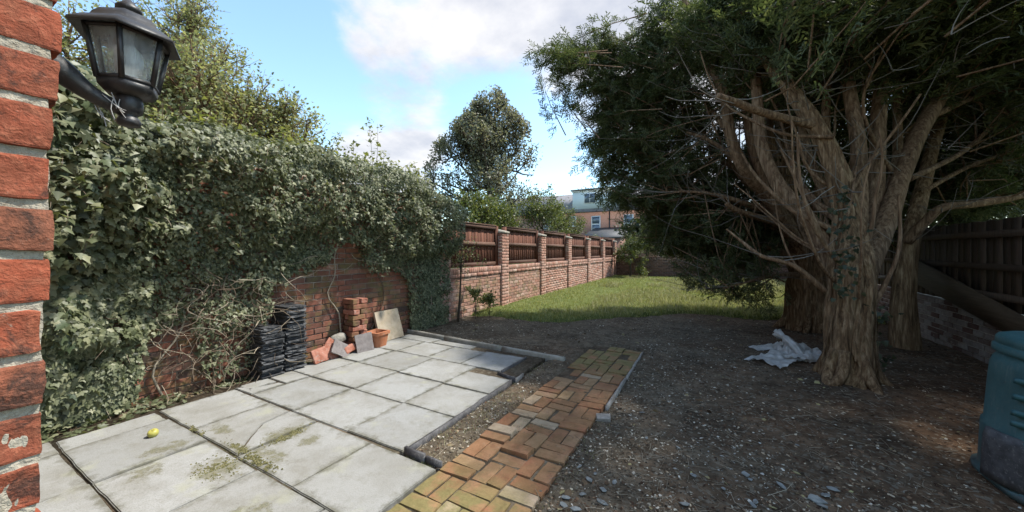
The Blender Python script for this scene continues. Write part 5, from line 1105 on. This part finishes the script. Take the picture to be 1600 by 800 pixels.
def heap(cx, cy, rx, ry, hh, seed, ang, name):
    n = 70; uu, vv = np.meshgrid(np.linspace(-1, 1, n), np.linspace(-1, 1, n), indexing='ij'); r = np.sqrt(uu**2+vv**2); P = np.stack([uu, vv, uu*0+seed], -1)
    sq = 1/np.maximum(1, r/np.maximum(np.abs(uu), np.abs(vv)).clip(1e-6)); edge = 1+.35*(vnoise(P, 1.6, seed)-.5); x_ = uu*rx*edge; y_ = vv*ry*edge
    fold = np.abs(fbm(P*np.array([1.0, 2.2, 1]), 1.3, seed, 2)-.5)*2; fold2 = np.abs(vnoise(P*np.array([1, 2.5, 1]), 5, seed+2)-.5)
    z = hh*np.clip(1-np.maximum(np.abs(uu), np.abs(vv))**2, 0, 1)**.8*(.25+1.5*fold)+.05*fold2; ca, sa = math.cos(ang), math.sin(ang)
    X = cx+ca*x_-sa*y_; Y = cy+sa*x_+ca*y_; Pw = np.stack([X, Y, ground_z(X, Y)+.012+z], -1); i, j = np.meshgrid(np.arange(n-1), np.arange(n-1), indexing='ij')
    MB().add(Pw.reshape(-1, 3)-PS, np.stack([i*n+j, (i+1)*n+j, (i+1)*n+j+1, i*n+j+1], -1).reshape(-1, 4)).build(name, M['sheet'], ps, True)
heap(1.0, 5.72, .20, .30, .12, 5, .5, 'crumpled_heap'); heap(.84, 5.9, .12, .24, .13, 9, .25, 'crumpled_heap'); heap(.66, 5.98, .22, .10, .04, 13, .3, 'crumpled_heap')
S = spline([(.98, 5.45, .05), (.90, 5.66, .17), (.80, 5.88, .25), (.75, 5.98, .27)], 40); tube(mb := MB(), S-PS, .045*(.6+.8*vnoise(S, 16, 3)), 24, True, .30, 2); mb.build('twisted_roll', M['sheet'], ps, True)

# ================================================================== LITTER ON THE GROUND
def on_soil(x, y):
    ok = (x > -4.42) & (x < 2.85) & (y > .2) & (y < lawn_y(x)+.08)
    ok &= ~((x > -4.15) & (x < -1.86) & (y < 4.06)); ok &= ~((x > -1.53) & (x < -.85) & (y < 5.14)); ok &= ~((x < -1.5) & (y < 1.76)); ok &= ~((x < -2.1) & (y < 4.3)); return ok
def spots(n, rmin=1.3, rmax=9.5, p=1.0):
    r = rmin*(rmax/rmin)**(rng.random(n)**p); a = rng.uniform(-1.0, 1.25, n)-YAW*0; x = r*np.sin(a-.15); y = r*np.cos(a-.15); k = on_soil(x, y); return x[k], y[k], r[k]
CHT = []
for s in range(4):
    r = np.random.default_rng(s); a = np.linspace(0, 2*np.pi, 6)[:-1]+r.uniform(-.3, .3, 5); q = np.stack([np.cos(a)*r.uniform(.7, 1.2, 5), np.sin(a)*r.uniform(.45, .8, 5), r.uniform(-.1, .06, 5)], -1)
    CHT.append((np.concatenate([q, [[.1, 0, .34]]]), [np.array([[i, (i+1) % 5, 5] for i in range(5)])]))
def strew(n, size, mat, name, label, tilt=.35, sel=None, flat=1.0, **kw):
    x, y, r = spots(n, **kw)
    if sel is not None: k = rng.random(len(x)) < sel(x, y); x, y, r = x[k], y[k], r[k]
    m = len(x); el = np.where(rng.random(m) < .4, rng.uniform(.25, .5, m), rng.uniform(.6, 1.1, m)); z = ground_z(x, y)+.002; P = np.stack([x, y, z], -1); N = unit(np.array([0, 0, 1.])+rng.normal(0, tilt, (m, 3))); D = np.stack([rng.normal(0, 1, m), rng.normal(0, 1, m), np.zeros(m)], -1); s = size*(.45+1.1*rng.random(m)**2)*(.85+.09*r); mb = MB(); R = frames(D, N)
    for v in range(4): scatter(mb, CHT[v], P[v::4], R[v::4], np.stack([s*el, s*1.3, s*flat*np.sqrt(el)], -1)[v::4])
    o = mb.build(name, mat); return tag(o, label, 'ground litter', kind='stuff')
east = lambda x, y: smooth(-.6, 1.2, x+.5*(fbm(np.stack([x, y, x*0], -1), .8, 17, 2)-.5)*2+.12*(y-3))
strew(80000, .0090, M['chips'], 'gravel', 'fine pale stone chippings over the dark beds', sel=lambda x, y: (1-.72*east(x, y))*smooth(.32, .58, fbm(np.stack([x, y, x*0], -1), 1.6, 19, 3)))
strew(70000, .0100, M['bark_chips'], 'bark_mulch', 'dark brown bark mulch and soil crumbs under the conifers', sel=lambda x, y: (.3+.7*east(x, y))*(.35+.65*smooth(.35, .6, fbm(np.stack([x, y, x*0], -1), 2.2, 29, 3))))
strew(1500, .022, M['litter'], 'fallen_leaves', 'scattered dry fallen leaves on the beds', .5, flat=.5)
strew(16000, .0105, M['pale_chips'], 'pale_chippings', 'pale stone chippings thick on the bed nearest the camera', .4, sel=lambda x, y: smooth(3.6, 1.9, y)*smooth(1.6, .2, x)*smooth(.35, .65, fbm(np.stack([x, y, x*0], -1), 1.9, 37, 3)))
x, y, r = spots(6500); m = len(x); mb = MB()
for i in range(m):
    a = rng.uniform(0, 6.28); L = rng.uniform(.03, .11)*(1 if rng.random() < .9 else 2.4); d = np.array([math.cos(a), math.sin(a), 0]); z = float(ground_z(np.array([x[i]]), np.array([y[i]]))[0])+.006; p = np.array([x[i], y[i], z]); e = p+d*L+np.array([0, 0, rng.uniform(-.004, .02)])
    tube(mb, [p, (p+e)/2+rng.normal(0, L*.06, 3)*np.array([1, 1, .3]), e], [.0017, .0016, .0009], 3, False)
tag(mb.build('twig_litter', M['twig'], None), 'fine dead twigs strewn over the beds', 'ground litter', kind='stuff')
# the larger loose slates and pale stones lying on the bed
CM = []
for s in range(5):
    r = random.Random(s); a0 = [i*2*math.pi/7+r.uniform(-.3, .3) for i in range(7)]; me, c = poly_slab([(math.cos(a)*r.uniform(.75, 1.15), math.sin(a)*r.uniform(.45, .8)) for a in a0], -.1, .1, .05, M['slate_chip'], 'stone_chip'); CM.append(me)
k = 0
for (u, v, s) in ((1165, 745, .030), (1172, 752, .02), (1222, 763, .034), (1083, 750, .026), (920, 756, .03), (942, 772, .03), (910, 778, .022), (885, 781, .03), (940, 790, .034), (1180, 788, .024), (1176, 795, .026), (1285, 792, .034), (1290, 776, .04), (1300, 766, .032), (1060, 706, .016), (1245, 700, .016), (1070, 795, .03), (880, 793, .026), (1010, 690, .018), (905, 735, .02), (1003, 645, .026), (1275, 783, .05), (930, 747, .018), (960, 762, .02), (900, 800, .03), (1130, 770, .018)):
    p = at(u, v, FPX*CAMH/(v-HV)); z = float(ground_z(np.array([p[0]]), np.array([p[1]]))[0]); o = obj('stone_chip', CM[k % 5]); o.location = (p[0], p[1], z+.010); o.scale = (s, s*.9, s*.6); o.rotation_euler = (random.uniform(-.25, .25), random.uniform(-.25, .25), random.uniform(0, 6)); k += 1
    tag(o, 'flat grey slate chip lying loose on the dark bed', 'stone chip', 'loose slate chips on the bed')
# weeds and small leaves: joints, gaps and the foot of the ivy
GBT = (np.array([[-.05, 0, 0], [.05, 0, 0], [.03, .15, .6], [-.03, .15, .6], [0, .45, 1]]), [np.array([[0, 1, 2, 3]]), np.array([[3, 2, 4]])])
def tufts(cs, n, size, mat, name, label, rad=.05):
    P = []
    for (x, y, z) in cs: P.append(np.array([x, y, z])+rng.normal(0, rad, (n, 3))*np.array([1, 1, 0]))
    P = np.concatenate(P); m = len(P); a = rng.uniform(0, 6.28, m); N = unit(np.array([0, 0, 1.])+rng.normal(0, .35, (m, 3))); D = np.stack([np.cos(a), np.sin(a), a*0], -1); R = frames(D, N); mb = MB(); scatter(mb, GBT, P, R, size*rng.uniform(.5, 1.3, m)); return tag(mb.build(name, mat), label, 'weeds', kind='stuff')
cs = [(-1.68+rng.uniform(-.14, .12), rng.uniform(1.85, 4.0), -.005) for _ in range(60)]+[(-1.27+rng.normal(0, .07), 2.48+rng.normal(0, .03), .01) for _ in range(6)]+[(-.8+rng.uniform(-.05, .1), rng.uniform(1.6, 2.9), 0) for _ in range(16)]
tufts(cs, 14, .032, M['grass_pale'], 'small_weeds', 'wispy dry weeds in the gap between patio and brick path')
cs = [(x, 1.18+rng.normal(0, .006), .008) for x in rng.uniform(-3.2, -2.2, 26)]+[(-2.13+rng.normal(0, .006), y, .008) for y in rng.uniform(1.2, 1.74, 14)]+[(x, 1.75, .008) for x in rng.uniform(-2.1, -1.55, 10)]+[(-1.62+rng.normal(0, .03), 1.74, .0) for _ in range(5)]
tufts(cs, 16, .014, M['leaf_bush'], 'joint_weeds', 'tiny green weeds in the joints of the paving', .012)
MOT = (np.array([[-.5, -.5, 0], [.5, -.5, 0], [.5, .5, 0], [-.5, .5, 0], [0, 0, .8]]), [np.array([[0, 1, 4], [1, 2, 4], [2, 3, 4], [3, 0, 4]])])
P = []
for (x, y, rx, ry, n) in ((-2.72, 1.06, .12, .08, 900), (-2.78, 1.48, .07, .10, 700), (-2.86, 1.235, .12, .025, 420), (-2.6, 1.22, .16, .03, 420), (-3.4, 1.2, .12, .02, 200)): q = rng.normal(0, 1, (n, 3))*np.array([rx, ry, 0])*.62+np.array([x, y, .0215]); k = fbm(q, 22, 5, 2) > .47; P.append(q[k])
P = np.concatenate(P); m = len(P); a = rng.uniform(0, 6, m); mb = MB(); scatter(mb, MOT, P, frames(np.stack([np.cos(a), np.sin(a), a*0], -1), np.tile([0, 0, 1.], (m, 1))), rng.uniform(.004, .012, m)*np.array([1])); tag(mb.build('moss', M['moss']), 'olive moss cushions on the stained paving slabs', 'moss', kind='stuff')
n = 1500; y = rng.uniform(.4, 4.3, n); x = -4.16-np.abs(rng.normal(0, .12, n))+.05*np.sin(y*9); k = (y < 2.2) | (rng.random(n) < .25); x, y = x[k], y[k]; m = len(x); P = np.stack([x, y, ground_z(x, y)+.02+.05*rng.random(m)*(y < 1.4)], -1); D = rng.normal(0, 1, (m, 3))*np.array([1, 1, .3]); N = unit(np.array([.2, -.2, 1.])+rng.normal(0, .45, (m, 3)))
mb = MB(); scatter(mb, IVT[1], P, frames(D, N), rng.uniform(.025, .055, m)); tag(mb.build('ivy_runners', M['ivy']), 'low ivy runners along the edge of the patio', 'ivy', kind='stuff')
n = 2600; y = rng.uniform(.6, 4.3, n); x = -4.14-np.abs(rng.normal(0, .13, n)); P = np.stack([x, y, ground_z(x, y)+.008], -1); D = rng.normal(0, 1, (n, 3))*np.array([1, 1, .1]); N = unit(np.array([0, 0, 1.])+rng.normal(0, .4, (n, 3))); mb = MB(); scatter(mb, LEAF, P, frames(D, N), rng.uniform(.02, .05, n)); tag(mb.build('leaf_litter', M['litter']), 'brown leaf litter at the foot of the ivy wall', 'ground litter', kind='stuff')
